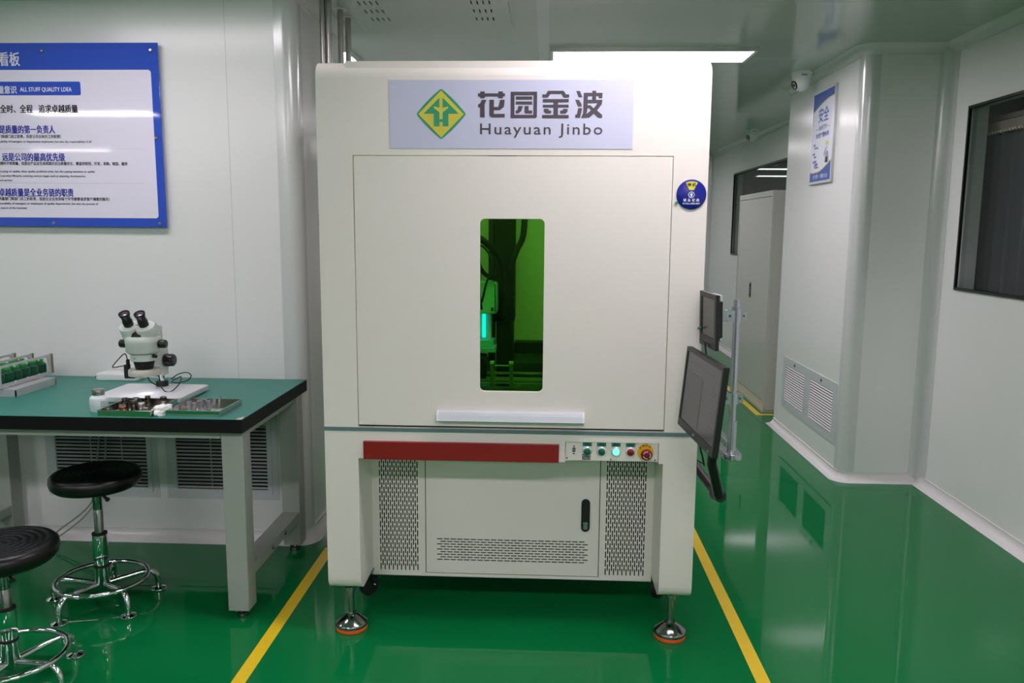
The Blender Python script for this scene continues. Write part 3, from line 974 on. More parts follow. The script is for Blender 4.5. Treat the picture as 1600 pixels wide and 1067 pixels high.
def oriented(parent_name, label, cat, TL, TR, BL, BR, depth, group=None):
    """thing whose local frame lies in the screen plane: x right, y up, z out of the screen"""
    TL, TR, BL, BR = map(Vector, (TL, TR, BL, BR))
    c = (TL + TR + BL + BR) / 4
    x = ((TR - TL) + (BR - BL)).normalized()
    y = ((TL - BL) + (TR - BR))
    y = (y - x * y.dot(x)).normalized()
    z = x.cross(y)
    W = ((TR - TL).length + (BR - BL).length) / 2
    H = ((TL - BL).length + (TR - BR).length) / 2
    o = thing(parent_name, label, cat, (0, 0, 0), group, local=True)
    o.matrix_world = Matrix(((x.x, y.x, z.x, c.x), (x.y, y.y, z.y, c.y), (x.z, y.z, z.z, c.z), (0, 0, 0, 1)))
    return o, W, H

def monitor(o, W, H, th, bez, chin, smat):
    b = MB()
    b.box(-W / 2, W / 2, -H / 2, H / 2, -th, -.004)
    # bezel ring
    for x0, x1, y0, y1 in ((-W / 2, W / 2, H / 2 - bez, H / 2), (-W / 2, W / 2, -H / 2, -H / 2 + chin), (-W / 2, -W / 2 + bez, -H / 2 + chin, H / 2 - bez), (W / 2 - bez, W / 2, -H / 2 + chin, H / 2 - bez)):
        b.box(x0, x1, y0, y1, -.004, .0)
    bd = part('casing', b, 'monitor', o)
    s = part('screen', MB().box(-W / 2 + bez, W / 2 - bez, -H / 2 + chin, H / 2 - bez, -.005, -.003), smat, o, 'dim grey screen')
    return bd, s, (-W / 2 + bez, W / 2 - bez, -H / 2 + chin, H / 2 - bez)

bm_, W, H = oriented('monitor', 'large black flat monitor turned sideways in front of the silver pole', 'monitor', (.475, 2.68, 1.115), (.511, 2.28, 1.112), (.453, 2.68, .847), (.487, 2.28, .841), .05)
bd, s, (sx0, sx1, sy0, sy1) = monitor(bm_, W, H, .018, .013, .026, 'screen')
part('screen_image', joined([plate_mesh(rect(sx0 + .012, sx0 + .20, sy0 + .012, sy1 - .06), [], .0004, (0, 0, -.0026), '+z')], 'screen_image'), 'screen_lo', s)
ui = [plate_mesh(rect(sx0 + .03 + .02 * k, sx0 + .043 + .02 * k, sy1 - .036, sy1 - .026), [], .0001, (0, 0, -.0026), '+z') for k in range(14)]
part('screen_toolbar', joined(ui, 'screen_toolbar'), 'screen_hi', s)
ui = [plate_mesh(rect(sx1 - .09, sx1 - .09 + .03 + .02 * (k % 3), sy1 - .07 - .012 * k, sy1 - .066 - .012 * k), [], .0001, (0, 0, -.0026), '+z') for k in range(12)]
part('screen_lettering', joined(ui, 'screen_lettering'), 'screen_hi', s)
part('maker_mark', MB().box(-.016, .0, -H / 2 + .010, -H / 2 + .017, 0, .0006), 'ink_grey', bd)
part('power_button', MB().box(W / 2 - .05, W / 2 - .04, -H / 2 + .006, -H / 2 + .010, 0, .001), 'ink_grey', bd)
part('rear_mount', MB().box(-.06, .06, -.09, .05, -.045, -.018, .004), 'monitor', bm_)

sm_, W, H = oriented('monitor', 'small black monitor with a row of buttons, above the large sideways monitor', 'monitor', (.521, 2.74, 1.299), (.5415, 2.58, 1.2955), (.5275, 2.74, 1.118), (.549, 2.58, 1.113), .03)
bd, s, _ = monitor(sm_, W, H, .012, .017, .036, 'screen_small')
part('rear_housing', MB().box(-W / 2 + .004, W / 2 - .01, -H / 2 + .04, H / 2 - .022, -.028, -.0115, .003), 'monitor', sm_)
bt = MB()
for k in range(6):
    bt.box(-.042 + .0135 * k, -.033 + .0135 * k, -H / 2 + .011, -H / 2 + .0145, 0, .0012)
part('button_row', bt, 'black', bd)
bt = MB()
for k in range(6):
    bt.box(-.041 + .0135 * k, -.036 + .0135 * k, -H / 2 + .019, -H / 2 + .021, 0, .0004)
part('button_marking', bt, 'ink_grey', bd)
part('stylus_clip', MB().cyl((-W / 2 + .006, -H / 2 + .052, .006), (-W / 2 + .03, -H / 2 + .060, .008), .004, seg=8), 'tag_teal', sm_, 'little teal clip')
part('mount_plate', MB().box(-.035, .045, -H / 2 + .025, H / 2 - .005, -.034, -.028, .001), 'alu_white', sm_)

# articulated black arm below the big monitor
arm = thing('folding_support', 'black folding support under the large monitor, bent in a V at its elbow', 'monitor support', (.536, 2.95, .64))
part('wall_plate', MB().box(.537, .543, 2.94, 3.04, .585, .675, .002), 'gloss_black', arm)
a1 = MB()
a1.tube([(.560, 2.985, .634), (.572, 2.82, .622), (.592, 2.66, .607)], [.016, .016, .018], 14)
a1.cyl((.543, 2.985, .634), (.562, 2.985, .634), .012, seg=14)
part('lower_link', a1, 'gloss_black', arm)
a2 = MB()
a2.tube([(.594, 2.64, .607), (.556, 2.60, .735), (.548, 2.54, .84), (.547, 2.51, .885)], [.019, .017, .015, .012], 14)
part('upper_link', a2, 'gloss_black', arm)
part('elbow', MB().cyl((.585, 2.672, .605), (.600, 2.628, .609), .021, seg=20, bev=.003), 'gloss_black', arm)
mcb = MB().tube(spline([(.53, 2.66, 1.13), (.535, 2.655, 1.09), (.545, 2.65, 1.05), (.55, 2.62, 1.0)], 6), .0028, 8)
solo('monitor_cable', mcb, 'rubber', 'thin black cable hanging from the small monitor down behind the large one', 'cable')
mcb = MB().tube(spline([(.505, 2.57, .85), (.512, 2.575, .79), (.522, 2.585, .76), (.535, 2.62, .72), (.55, 2.70, .70), (.558, 2.9, .66)], 6), .003, 8)
solo('monitor_cable', mcb, 'rubber', 'black cable running from the large monitor down along its folding arm', 'cable')

# ================================================================== WORKBENCH
TZ = .80
BX0, BX1, BY0, BY1 = -2.61, -1.115, 2.815, 3.565
BY1 = 3.612
wb = thing('workbench', 'grey steel workbench with a green top and thick black edge against the wall', 'workbench', (-1.86, 3.2, 0))
part('table_top', MB().box(BX0, BX1, BY0, BY1, TZ - .052, TZ - .0015), 'edge_black', wb, 'thick top with a black edge')
part('top_mat', MB().box(BX0 + .001, BX1 - .001, BY0 + .001, BY1 - .001, TZ - .003, TZ), 'mat_green', wb, 'green bench mat')
for lx in (-1.212, -2.585):
    for ly in (2.85, 3.50):
        lg = part('leg', MB().box(lx, lx + .082, ly, ly + .08, .034, TZ - .052, .003, 2), 'bench', wb)
        f = MB()
        f.lathe([(.020, 0), (.026, .002), (.026, .016), (.022, .019)], (lx + .041, ly + .04, 0), (0, 0, 1), 24)
        f.cyl((lx + .041, ly + .04, .018), (lx + .041, ly + .04, .04), .011, seg=14)
        part('leveling_foot', f, 'zinc', lg)
    s0 = lx if lx > -2 else lx
    part('side_rail', MB().box(lx, lx + .078, 2.925, 3.505, .152, .195, .002), 'bench', wb)
    part('top_rail', MB().box(lx + .012, lx + .070, 2.925, 3.505, TZ - .086, TZ - .052), 'bench', wb)
    sc = MB()
    for y in (3.14, 3.30):
        sc.lathe([(.009, 0), (.009, .006), (.005, .009)], (lx + .077, y, .174), (1, 0, 0), 6, smooth=False)
    part('bolt', sc, 'zinc', wb)
part('front_apron', MB().box(-2.505, -1.214, 2.852, 2.892, TZ - .084, TZ - .052, .002), 'bench', wb)
part('back_apron', MB().box(-2.505, -1.214, 3.54, 3.58, TZ - .084, TZ - .052, .002), 'bench', wb)

# little tag at the bench corner
tg = MB()
tg.box(-1.136, -1.117, 2.8155, 2.838, TZ, TZ + .0008)
tg.box(-1.121, -1.117, 2.8155, 2.838, TZ, TZ + .005)
tgo = thing('corner_tag', 'tiny white and red paper tag at the front corner of the green bench top', 'tag', (-1.126, 2.826, TZ))
part('paper', tg, 'paper', tgo)
part('red_mark', MB().box(-1.134, -1.124, 2.820, 2.826, TZ + .0008, TZ + .0012), 'red_ink', tgo)

# microscope ------------------------------------------------------------------
HX, HY = -1.634, 3.13
ms = thing('stereo_microscope', 'white stereo microscope with two black eyepieces on a flat white base', 'microscope', (-1.64, 3.19, TZ))
base = plate_mesh(rrect(-1.815, -1.460, 3.055, 3.335, .018, 5), [], .016, (0, 0, TZ + .014), '+z', bev=.003)
part('base_plate', base, 'scope_base', ms)
fmb = MB()
for x in (-1.79, -1.485):
    for y in (3.08, 3.31):
        fmb.lathe([(.012, 0), (.012, .006)], (x, y, TZ), (0, 0, 1), 14)
part('rubber_foot', fmb, 'rubber', ms)
PX, PYY = -1.645, 3.292
part('pillar_collar', MB().lathe([(.025, 0), (.025, .021), (.022, .024), (.013, .024)], (PX, PYY, TZ + .024), (0, 0, 1), 28), 'black', ms)
part('pillar', MB().cyl((PX, PYY, TZ + .03), (PX, PYY, 1.085), .0125, seg=24, bev=.002), 'chrome', ms)
fa = MB()
fa.prism([(3.315, .885), (3.325, .90), (3.325, .995), (3.265, .995), (3.235, .985), (3.225, .93), (3.235, .885)], -1.672, -1.628, 'x')
fa.box(-1.668, -1.630, 3.245, 3.325, .872, .888)
fa.prism([(3.25, .955), (3.25, 1.06), (3.16, 1.06), (3.16, 1.0)], -1.660, -1.626, 'x')
part('focus_arm', fa, 'scope', ms)
nb = part('name_band', MB().box(-1.690, -1.618, 3.232, 3.2395, .872, .894, .001), 'white', ms)
part('label_field', MB().box(-1.684, -1.624, 3.2308, 3.2325, .8765, .8895), 'blue_label', nb, 'dark blue label')
for sx in (-1, 1):
    k = MB()
    x0 = -1.628 if sx > 0 else -1.672
    k.lathe([(.020, 0), (.0265, .004), (.0275, .010), (.026, .038), (.022, .043), (.017, .044), (0, .042)], (x0, 3.29, .938), (sx, 0, 0), 28)
    part('focus_knob', k, 'gloss_black', ms)
# head
hd = MB()
hd.lathe([(.040, .962), (.050, .964), (.051, .992), (.062, .997), (.066, 1.003), (.0665, 1.033), (.0675, 1.036), (.0690, 1.056), (.064, 1.064), (.03, 1.068), (0, 1.068)], (HX, HY, 0), (0, 0, 1), 44)
part('zoom_body', hd, 'scope', ms)
part('seam_ring', MB().lathe([(.0515, .991), (.0535, .992), (.0535, .9945), (.0515, .9955)], (HX, HY, 0), (0, 0, 1), 44), 'black', ms)
part('objective', MB().lathe([(.028, .920), (.033, .926), (.039, .954), (.041, .964)], (HX, HY, 0), (0, 0, 1), 36), 'black', ms)
rl = MB()
rl.lathe([(.040, .903), (.0615, .903), (.062, .907), (.062, .924), (.058, .929), (.034, .929), (.034, .915)], (HX, HY, 0), (0, 0, 1), 44)
ro = part('ring_light', rl, 'ring', ms, 'cream ring light around the lens')
sp_d = bpy.data.lights.new('ring_light_beam', 'SPOT')
sp_d.energy = 0.9
sp_d.spot_size = math.radians(56)
sp_d.spot_blend = .7
sp_d.shadow_soft_size = .03
sp_o = bpy.data.objects.new('ring_light_beam', sp_d)
COL.objects.link(sp_o)
sp_o.location = (HX, HY, .900)
part('led_ring', MB().lathe([(.036, .9015), (.052, .9015), (.052, .9035), (.036, .9035)], (HX, HY, 0), (0, 0, 1), 36), 'ringled', ro)
rk = MB()
rk.cyl((HX - .02, HY - .050, .928), (HX - .030, HY - .054, .936), .004, seg=10)
part('clamp_screw', rk, 'steel', ro)
pb = MB()
pb.box(HX - .080, HX - .064, HY - .014, HY + .012, .895, .945, .002)
pb.box(HX - .080, HX - .040, HY - .012, HY + .010, .888, .898, .001)
pb.cyl((HX - .068, HY, .94), (HX - .068, HY, .965), .007, seg=12)
part('light_connector', pb, 'rubber', ro)
hw = MB()
hw.prism([(3.19, 1.05), (3.19, 1.092), (3.15, 1.115), (3.10, 1.07), (3.10, 1.055)], HX - .03, HX + .045, 'x')
part('head_wedge', hw, 'scope', ms)
part('bridge_plate', MB().prism([(3.085, 1.058), (3.072, 1.064), (3.105, 1.112), (3.13, 1.10)], HX - .018, HX + .018, 'x'), 'black', ms)
for sx in (-1, 1):
    ax = Vector((-.03, -.50, .86)).normalized()
    c0 = Vector((HX - .006 + sx * .0325, HY - .004, 1.066))
    hs = MB()
    hs.lathe([(.028, -.012), (.0365, -.004), (.039, .004), (.039, .042), (.037, .047), (.018, .051), (0, .051)], c0, ax, 36)
    ht = part('prism_housing', hs, 'scope', ms)
    e0 = c0 + ax * .049 + Vector((-sx * .0015, 0, 0))
    ep = MB()
    ep.lathe([(.0185, 0), (.0195, .006), (.0195, .024), (.0175, .028), (.0175, .044), (.0205, .050), (.0215, .056), (.0215, .061), (.0185, .062), (.0165, .058), (0, .057)], e0, ax, 32)
    eo = part('eyepiece', ep, 'gloss_black', ht)
    part('eye_lens', MB().lathe([(.016, .0572), (.013, .0592), (.006, .0604), (0, .0608)], e0, ax, 24), 'lens', ht)
    zk = MB()
    zk.lathe([(.010, 0), (.015, .003), (.0175, .006), (.017, .030), (.014, .034), (0, .034)], (HX + sx * .062, HY, 1.031), (sx, 0, 0), 26)
    part('zoom_knob', zk, 'gloss_black', ms)
part('lock_screw', MB().lathe([(.006, 0), (.0075, .002), (.0075, .018), (.005, .020), (0, .020)], (HX + .048, HY - .02, .984), (.9, -.4, 0), 16), 'gloss_black', ms)
part('body_screw', MB().lathe([(.0022, 0), (0, .001)], (HX - .012, HY - .051, .977), (0, -1, 0), 8), 'black', ms)
lc = MB()
lc.tube(spline([(HX - .068, HY, .962), (HX - .09, HY + .02, .985), (HX - .14, HY + .06, .955), (HX - .19, HY + .10, .915), (HX - .16, HY + .09, .918), (HX - .11, HY + .05, .930), (HX - .07, HY + .02, .938)], 8), .0022, 8)
lc.tube(spline([(HX - .02, HY + .06, .90), (HX - .028, HY + .09, .86), (HX - .035, HY + .17, .825), (HX - .02, HY + .215, .815)], 6), .0026, 8)
lc.tube(spline([(HX + .03, HY + .05, .905), (HX + .02, HY + .08, .87), (HX - .015, HY + .15, .84), (HX - .028, HY + .21, .815)], 6), .0026, 8)
lc.tube(spline([(HX + .045, HY + .02, .905), (HX + .047, HY + .03, .87), (HX + .052, HY + .03, .845), (HX + .066, HY + .035, .8265), (HX + .085, HY + .05, .827), (HX + .098, HY + .09, .85), (HX + .088, HY + .13, .872), (HX + .06, HY + .15, .86), (HX + .03, HY + .172, .848)], 8), .0022, 8)
lc.tube(spline([(HX + .02, HY + .182, .852), (HX + .06, HY + .17, .876), (HX + .10, HY + .16, .885), (HX + .118, HY + .16, .872), (HX + .10, HY + .165, .85), (HX + .05, HY + .178, .836), (HX + .02, HY + .18, .84)], 8), .0022, 8)
part('light_cable', lc, 'rubber', ro, 'thin black cable in loops')

ad_ = thing('light_controller', 'flat white control box lying on the bench behind the microscope', 'control box', (-1.96, 3.56, TZ))
part('casing', plate_mesh(rrect(-2.068, -1.872, 3.515, 3.60, .018, 5), [], .022, (0, 0, TZ + .015), '+z', bev=.004), 'white', ad_)
part('plug', MB().cyl((-2.07, 3.55, TZ + .012), (-2.085, 3.55, TZ + .010), .007, seg=12), 'rubber', ad_)

# trays ------------------------------------------------------------------------
def tray(name, x0, x1, y0, y1, h, label, fl=.004):
    b = MB()
    t = .0012
    b.box(x0, x1, y0, y1, TZ, TZ + t)
    b.box(x0, x0 + t, y0, y1, TZ + t, TZ + h)
    b.box(x1 - t, x1, y0, y1, TZ + t, TZ + h)
    b.box(x0 + t, x1 - t, y0, y0 + t, TZ + t, TZ + h)
    b.box(x0 + t, x1 - t, y1 - t, y1, TZ + t, TZ + h)
    r = MB()
    r.sweep([(x0, y0), (x0, y1), (x1, y1), (x1, y0)], [(-.0015, TZ + h - .002), (.001, TZ + h - .002), (.001, TZ + h + .0008), (-.0015, TZ + h + .0008)], closed=True)
    o = thing(name, label, 'tray', ((x0 + x1) / 2, (y0 + y1) / 2, TZ))
    part('pan', b, 'tray_steel', o)
    part('rolled_rim', r, 'tray_steel', o)
    return o
tray('metal_tray', -1.664, -1.466, 2.826, 3.046, .023, 'stainless steel tray full of small metal cylinders in front of the microscope base')
tray('metal_tray', -1.416, -1.214, 2.850, 3.070, .021, 'stainless steel tray with a few small square blocks near the bench corner')

G1 = 'small machined cylinders in the steel tray'
cyls = [('dark_steel', -1.642, 2.982, .0115, .034, 'tall dark cylinder by the side wall of the cylinder tray, nearest the white bottle'),
        ('steel', -1.633, 2.945, .011, .016, 'short bright steel cylinder with a hollow top, behind the bronze one'),
        ('bronze', -1.607, 2.897, .0125, .022, 'bronze coloured cylinder near the front rim of the tray'),
        ('dark_steel', -1.580, 2.930, .0115, .038, 'dark ribbed cylinder, the front one of the dark pair in the middle of the tray'),
        ('dark_steel', -1.593, 2.972, .0115, .038, 'dark ribbed cylinder, the back one of the dark pair in the middle of the tray'),
        ('steel', -1.560, 2.952, .009, .024, 'slim bright steel cylinder right of the dark pair'),
        ('steel', -1.543, 2.915, .011, .030, 'pale steel cylinder with a dark bore between the dark pair and the hexagon nut'),
        ('dark_steel', -1.575, 3.028, .0095, .034, 'dark cylinder standing alone at the back rim of the tray'),
        ('steel', -1.512, 3.028, .0115, .032, 'bright cylinder with a black band standing in the back corner of the tray')]
for m, x, y, r, h, lab in cyls:
    b = MB()
    r, h = r * 1.08, h * 1.08
    z = TZ + .0012
    b.lathe([(r * .96, 0), (r, .001), (r, h * .3), (r * .95, h * .34), (r * .95, h * .42), (r, h * .46), (r, h - .001), (r * .95, h), (r * .62, h), (r * .58, h - .004), (0, h - .004)], (x, y, z), (0, 0, 1), 22)
    o = thing('machined_cylinder', lab, 'metal part', (x, y, z), G1)
    part('body', b, m, o)
    part('bore', MB().lathe([(r * .56, h - .0039), (r * .5, h - .0035), (0, h - .0035)], (x, y, z), (0, 0, 1), 16), 'black', o)
    if 'black band' in lab:
        part('black_band', MB().lathe([(r + .0003, h * .55), (r + .0003, h * .95)], (x, y, z), (0, 0, 1), 22), 'black', o)
nx = MB().lathe([(.013, 0), (.013, .018), (.009, .019), (.007, .015), (0, .015)], (-1.521, 2.895, TZ + .0012), (0, 0, 1), 6, smooth=False)
solo('hexagon_nut', nx, 'steel', 'bright steel hexagon nut at the front of the cylinder tray beside the tissue', 'nut')
rod = MB().cyl((-1.645, 2.868, TZ + .0045), (-1.612, 2.930, TZ + .007), .003, .0045, seg=12)
solo('steel_pin', rod, 'steel', 'thin bright steel pin lying flat in the front corner of the cylinder tray', 'pin')
for x, y, lab in ((-1.592, 2.862, 'short steel rod lying just behind the front rim of the cylinder tray'),):
    solo('steel_pin', MB().cyl((x - .018, y, TZ + .0042), (x + .022, y + .006, TZ + .0042), .003, seg=12), 'steel', lab, 'pin')

G2 = 'small square blocks in the steel tray'
for x, y, lab in ((-1.392, 2.995, 'small square metal block in the block tray, first of the row from the tray wall'),
                  (-1.366, 2.975, 'small square metal block standing forward of the row of blocks'),
                  (-1.358, 3.012, 'small square metal block in the middle of the row, behind the forward one'),
                  (-1.330, 3.022, 'small square metal block farthest along the row toward the wire'),
                  (-1.352, 3.048, 'small square metal block against the back rim of the tray')):
    z = TZ + .0012
    o = thing('square_block', lab, 'metal block', (x, y, z), G2)
    part('body', MB().box(x - .006, x + .006, y - .008, y + .008, z, z + .024, .0008), 'alu', o)
    part('recess', MB().box(x - .0035, x + .0035, y - .005, y + .005, z + .0235, z + .0243), 'dark', o)
wr = MB()
wr.tube(spline([(-1.262, 2.872, .8035), (-1.256, 2.90, .811), (-1.244, 2.94, .826), (-1.246, 2.95, .846), (-1.247, 2.952, .858)], 6), .0007, 6)
wr.tube(spline([(-1.262, 2.872, .8035), (-1.27, 2.90, .812), (-1.282, 2.94, .820)], 6), .0007, 6)
solo('thin_wire', wr, 'dark_steel', 'thin bent wire sticking up from the corner of the block tray', 'wire')

# tissue
tb_ = bmesh.new()
bmesh.ops.create_icosphere(tb_, subdivisions=4, radius=1)
for v in tb_.verts:
    p = v.co.copy()
    k = 1 + .34 * math.sin(4 * p.x + 3 * p.y * p.y + 2) * math.sin(4 * p.z + 3 * p.x) + .12 * abs(math.sin(5 * p.y + 4 * p.z)) + .05 * math.sin(11 * p.x - 8 * p.z)
    v.co = Vector((p.x * .024 * k, p.y * .030 * k, max(-.0165, p.z * .020 * k)))
    a = .5
    v.co = Vector((v.co.x + v.co.y * .3, v.co.y, v.co.z + .0165))
me = bpy.data.meshes.new('tissue')
for f in tb_.faces:
    f.smooth = True
tb_.to_mesh(me)
tb_.free()
ts = solo('crumpled_tissue', me, 'tissue', 'crumpled white tissue lying between the two steel trays', 'tissue')
ts.location = (-1.438, 2.872, TZ)

# dispenser bottle
bo_ = thing('solvent_bottle', 'milky plastic bottle with a metal cap standing beside the cylinder tray', 'bottle', (-1.708, 2.915, TZ))
bb = MB()
bp_ = []
for z, r in ((0, .030), (.003, .0325), (.048, .0325), (.056, .030), (.060, .024), (.064, .021)):
    bp_.append((r, z))
bb.lathe(bp_, (-1.708, 2.915, TZ), (0, 0, 1), 32)
part('body', bb, 'bottle', bo_)
part('cap', MB().lathe([(.0215, .062), (.0215, .066), (.023, .067), (.023, .073), (.0205, .074), (.0205, .077), (.0235, .078), (.0225, .085), (.016, .087), (.006, .0845), (0, .0845)], (-1.708, 2.915, TZ), (0, 0, 1), 32), 'steel', bo_)
mk = MB()
for k, (z, wd) in enumerate(((.040, .30), (.032, .24), (.024, .28))):
    for q in range(3):
        a0 = math.radians(-48) + q * .20
        for i in range(2):
            a = a0 + i * .06
            mk.box(-1.708 + .0326 * math.cos(a) - .0003, -1.708 + .0326 * math.cos(a) + .0004, 2.915 + .0326 * math.sin(a) - .0004, 2.915 + .0326 * math.sin(a) + .0004, TZ + z - .002, TZ + z + .003 - .001 * q)
part('printed_marks', mk, 'ink_black', bo_)

# rack of fixtures with green vials at the end of the bench
rk_ = thing('fixture_rack', 'grey metal rack with three upright frames holding green vials', 'rack', (-2.35, 3.28, TZ))
rb_ = MB()
rb_.box(-2.53, -2.188, 3.138, 3.41, TZ + .026, TZ + .031)
rb_.box(-2.193, -2.188, 3.138, 3.41, TZ, TZ + .026)
rb_.box(-2.53, -2.188, 3.405, 3.41, TZ, TZ + .026)
rb_.box(-2.29, -2.188, 3.138, 3.142, TZ, TZ + .026)
rb_.box(-2.53, -2.29, 3.138, 3.142, TZ + .017, TZ + .026)
part('base', rb_, 'rack_grey', rk_)
for i, x in enumerate((-2.246, -2.335, -2.418)):
    outer = rect(-3.472, -3.085, TZ + .034, TZ + .127)
    hole = [(-3.452, TZ + .05), (-3.135, TZ + .05), (-3.135, TZ + .112), (-3.145, TZ + .118), (-3.44, TZ + .118), (-3.452, TZ + .110)]
    fo = part('frame_plate', plate_mesh(outer, [hole], .006, (x, 0, 0), '-x'), 'rack_grey', rk_)
    nb_ = MB()
    for y in (3.22, 3.30, 3.38):
        nb_.lathe([(.004, 0), (.003, .002), (0, .002)], (x + .003, y, TZ + .114), (1, 0, 0), 8)
        nb_.lathe([(.004, 0), (.003, .002), (0, .002)], (x + .003, y, TZ + .05), (1, 0, 0), 8)
    part('stud', nb_, 'alu_white', fo)
    part('end_strip', MB().box(x - .006, x + .008, 3.472, 3.478, TZ + .04, TZ + .128), 'brass', fo)
    ft = MB()
    for y in (3.16, 3.39):
        ft.box(x - .004, x + .004, y - .01, y + .01, TZ + .031, TZ + .035)
    part('tab', ft, 'rack_grey', fo)
GV = 'green vials in the metal rack'
names = ('first', 'second', 'third', 'fourth', 'fifth')
def vial(x, y, label, group):
    z = TZ + .031
    o = thing('green_vial', label, 'vial', (x, y, z), group)
    part('body', MB().lathe([(.022, 0), (.0265, .002), (.0265, .052), (.018, .060), (.013, .063)], (x, y, z), (0, 0, 1), 20), 'vial', o)
    part('cap', MB().lathe([(.0145, .063), (.0155, .065), (.0155, .073), (.0145, .0755), (0, .0755)], (x, y, z), (0, 0, 1), 20), 'vialcap', o)
VL = ('green vial half hidden by the near upright of the front rack frame',) + tuple('green capped vial behind the front rack frame, %s from the near upright' % q for q in names)
for k in range(6):
    vial(-2.288, 3.178 + .0555 * k, VL[k], GV)
for k in range(6):
    vial(-2.376, 3.178 + .0555 * k, 'dark green vial in the hidden second row of the rack', 'hidden vials of the rack')

# ================================================================== STOOLS
def stool(x, y, seat_z, ph, label, tube_top=.285):
    t = thing('lab_stool', label, 'stool', (x, y, 0), 'black round lab stools', local=True)
    prof = [(.0, seat_z - .066), (.120, seat_z - .066), (.150, seat_z - .063), (.163, seat_z - .050), (.168, seat_z - .032), (.165, seat_z - .014), (.155, seat_z - .004), (.140, seat_z)]
    r = .134
    while r > .02:
        prof += [(r, seat_z - .0015), (r - .004, seat_z - .0035), (r - .010, seat_z - .0032), (r - .014, seat_z - .001)]
        r -= .022
    prof += [(0, seat_z - .001)]
    st = part('seat', MB().lathe(prof, (0, 0, 0), (0, 0, 1), 64), 'leather', t, 'round black padded seat with ring grooves')
    sp = MB()
    sp.lathe([(.10, seat_z - .070), (.10, seat_z - .066)], (0, 0, 0), (0, 0, 1), 32)
    sp.lathe([(.03, seat_z - .09), (.035, seat_z - .070)], (0, 0, 0), (0, 0, 1), 20)
    part('seat_plate', sp, 'black', t)
    lv = MB()
    lv.tube([(.02, -.02, seat_z - .082), (.075, -.075, seat_z - .082), (.098, -.095, seat_z - .084)], [.005, .005, .009], 10)
    part('height_lever', lv, 'gloss_black', t)
    pl = MB()
    zt = seat_z - .07
    pl.lathe([(.0175, tube_top - .02), (.0175, zt - .09), (.0168, zt - .089), (.0168, zt - .086), (.0175, zt - .085), (.0175, zt - .03), (.0185, zt - .028), (.0185, zt)], (0, 0, 0), (0, 0, 1), 28)
    part('gas_piston', pl, 'zinc', t)
    part('tube_collar', MB().lathe([(.0185, tube_top - .004), (.0285, tube_top - .004), (.0285, tube_top + .003), (.019, tube_top + .006)], (0, 0, 0), (0, 0, 1), 28), 'black', t)
    part('column', MB().lathe([(.024, .055), (.0275, .060), (.0275, tube_top - .004), (.018, tube_top - .004)], (0, 0, 0), (0, 0, 1), 36), 'chrome', t)
    part('column_band', MB().lathe([(.0278, .148), (.0295, .150), (.0295, .158), (.0278, .160)], (0, 0, 0), (0, 0, 1), 32), 'black', t)
    fr = part('foot_ring', MB().tube([(.168 * math.cos(2 * PI * k / 56), .168 * math.sin(2 * PI * k / 56), .097) for k in range(56)], .0095, 12, closed=True), 'chrome', t)
    for k in range(5):
        a = math.radians(ph + 72 * k)
        c, s = math.cos(a), math.sin(a)
        pts = spline([(.024, .078), (.09, .084), (.155, .090), (.183, .086), (.201, .066), (.207, .035), (.208, .010)], 5)if False else None
        P2 = [(.022, 0, .076), (.09, 0, .083), (.150, 0, .089), (.180, 0, .085), (.199, 0, .066), (.206, 0, .038), (.207, 0, .008)]
        pts = [(p.x * c, p.x * s, p.z) for p in spline(P2, 5)]
        lg = part('leg', MB().tube(pts, .0105, 12), 'chrome', t)
        part('foot_pad', MB().lathe([(.026, 0), (.030, .002), (.028, .006), (.012, .012)], (.207 * c, .207 * s, 0), (0, 0, 1), 24), 'chrome', lg)
    return t
stool(-1.775, 2.972, .545, 36, 'black round lab stool with chrome base, tucked in beside the workbench front', .287)
stool(-1.755, 2.385, .487, 58, 'black round lab stool nearest the viewer, lower seat, cut off by the photo edge', .262)

# ================================================================== WALL AND CEILING THINGS
# quality board on the left wall
PBX0, PBX1, PBZ0, PBZ1, PBY = -3.9, -1.722, 1.499, 2.301, 3.568
qb = thing('notice_board', 'large blue bordered notice board with white field and Chinese text on the wall', 'notice board', ((PBX0 + PBX1) / 2, PBY, PBZ0))
YS = PBY
part('board_sheet', MB().box(PBX0, PBX1, YS, YS + .006, PBZ0, PBZ1, .0008, 1), 'poster_blue', qb)
fld = plate_mesh(rrect(PBX0 + .035, -1.757, 1.539, 2.186, .014, 5), [], .0006, (0, YS - .0003, 0))
fo = part('white_field', fld, 'poster_white', qb, 'lilac white text field')
part('title_band', plate_mesh(rrect(-3.3, -2.079, 2.077, 2.136, .008, 4), [], .0006, (0, YS - .0008, 0)), 'poster_blue', fo)
YT = YS - .0013
KQ = 3.592 / PBY
def pb(txt, x, z, size, m, nm='lettering', width=None, align='r', off=0.0):
    return text_mesh(txt, (x, YT, z), size, align=align, width=width, bold=off * 1.4)
part('title_lettering', pb('看板', -2.347, 2.208, .064, None, off=.0008, width=.096), 'ink_white', qb)
part('band_lettering', joined([pb('质量意识', -2.372, 2.087, .036, None, width=.114, off=.0006), text_mesh('ALL STUFF QUALITY LDEA', (-2.355, YT, 2.0935), .026, width=.235, bold=.0005)], 'lettering'), 'ink_white', fo)
blk = [pb('、全时、全程   追求卓越质量', -2.098, 2.004, .038, None, width=.385, off=.0008)]
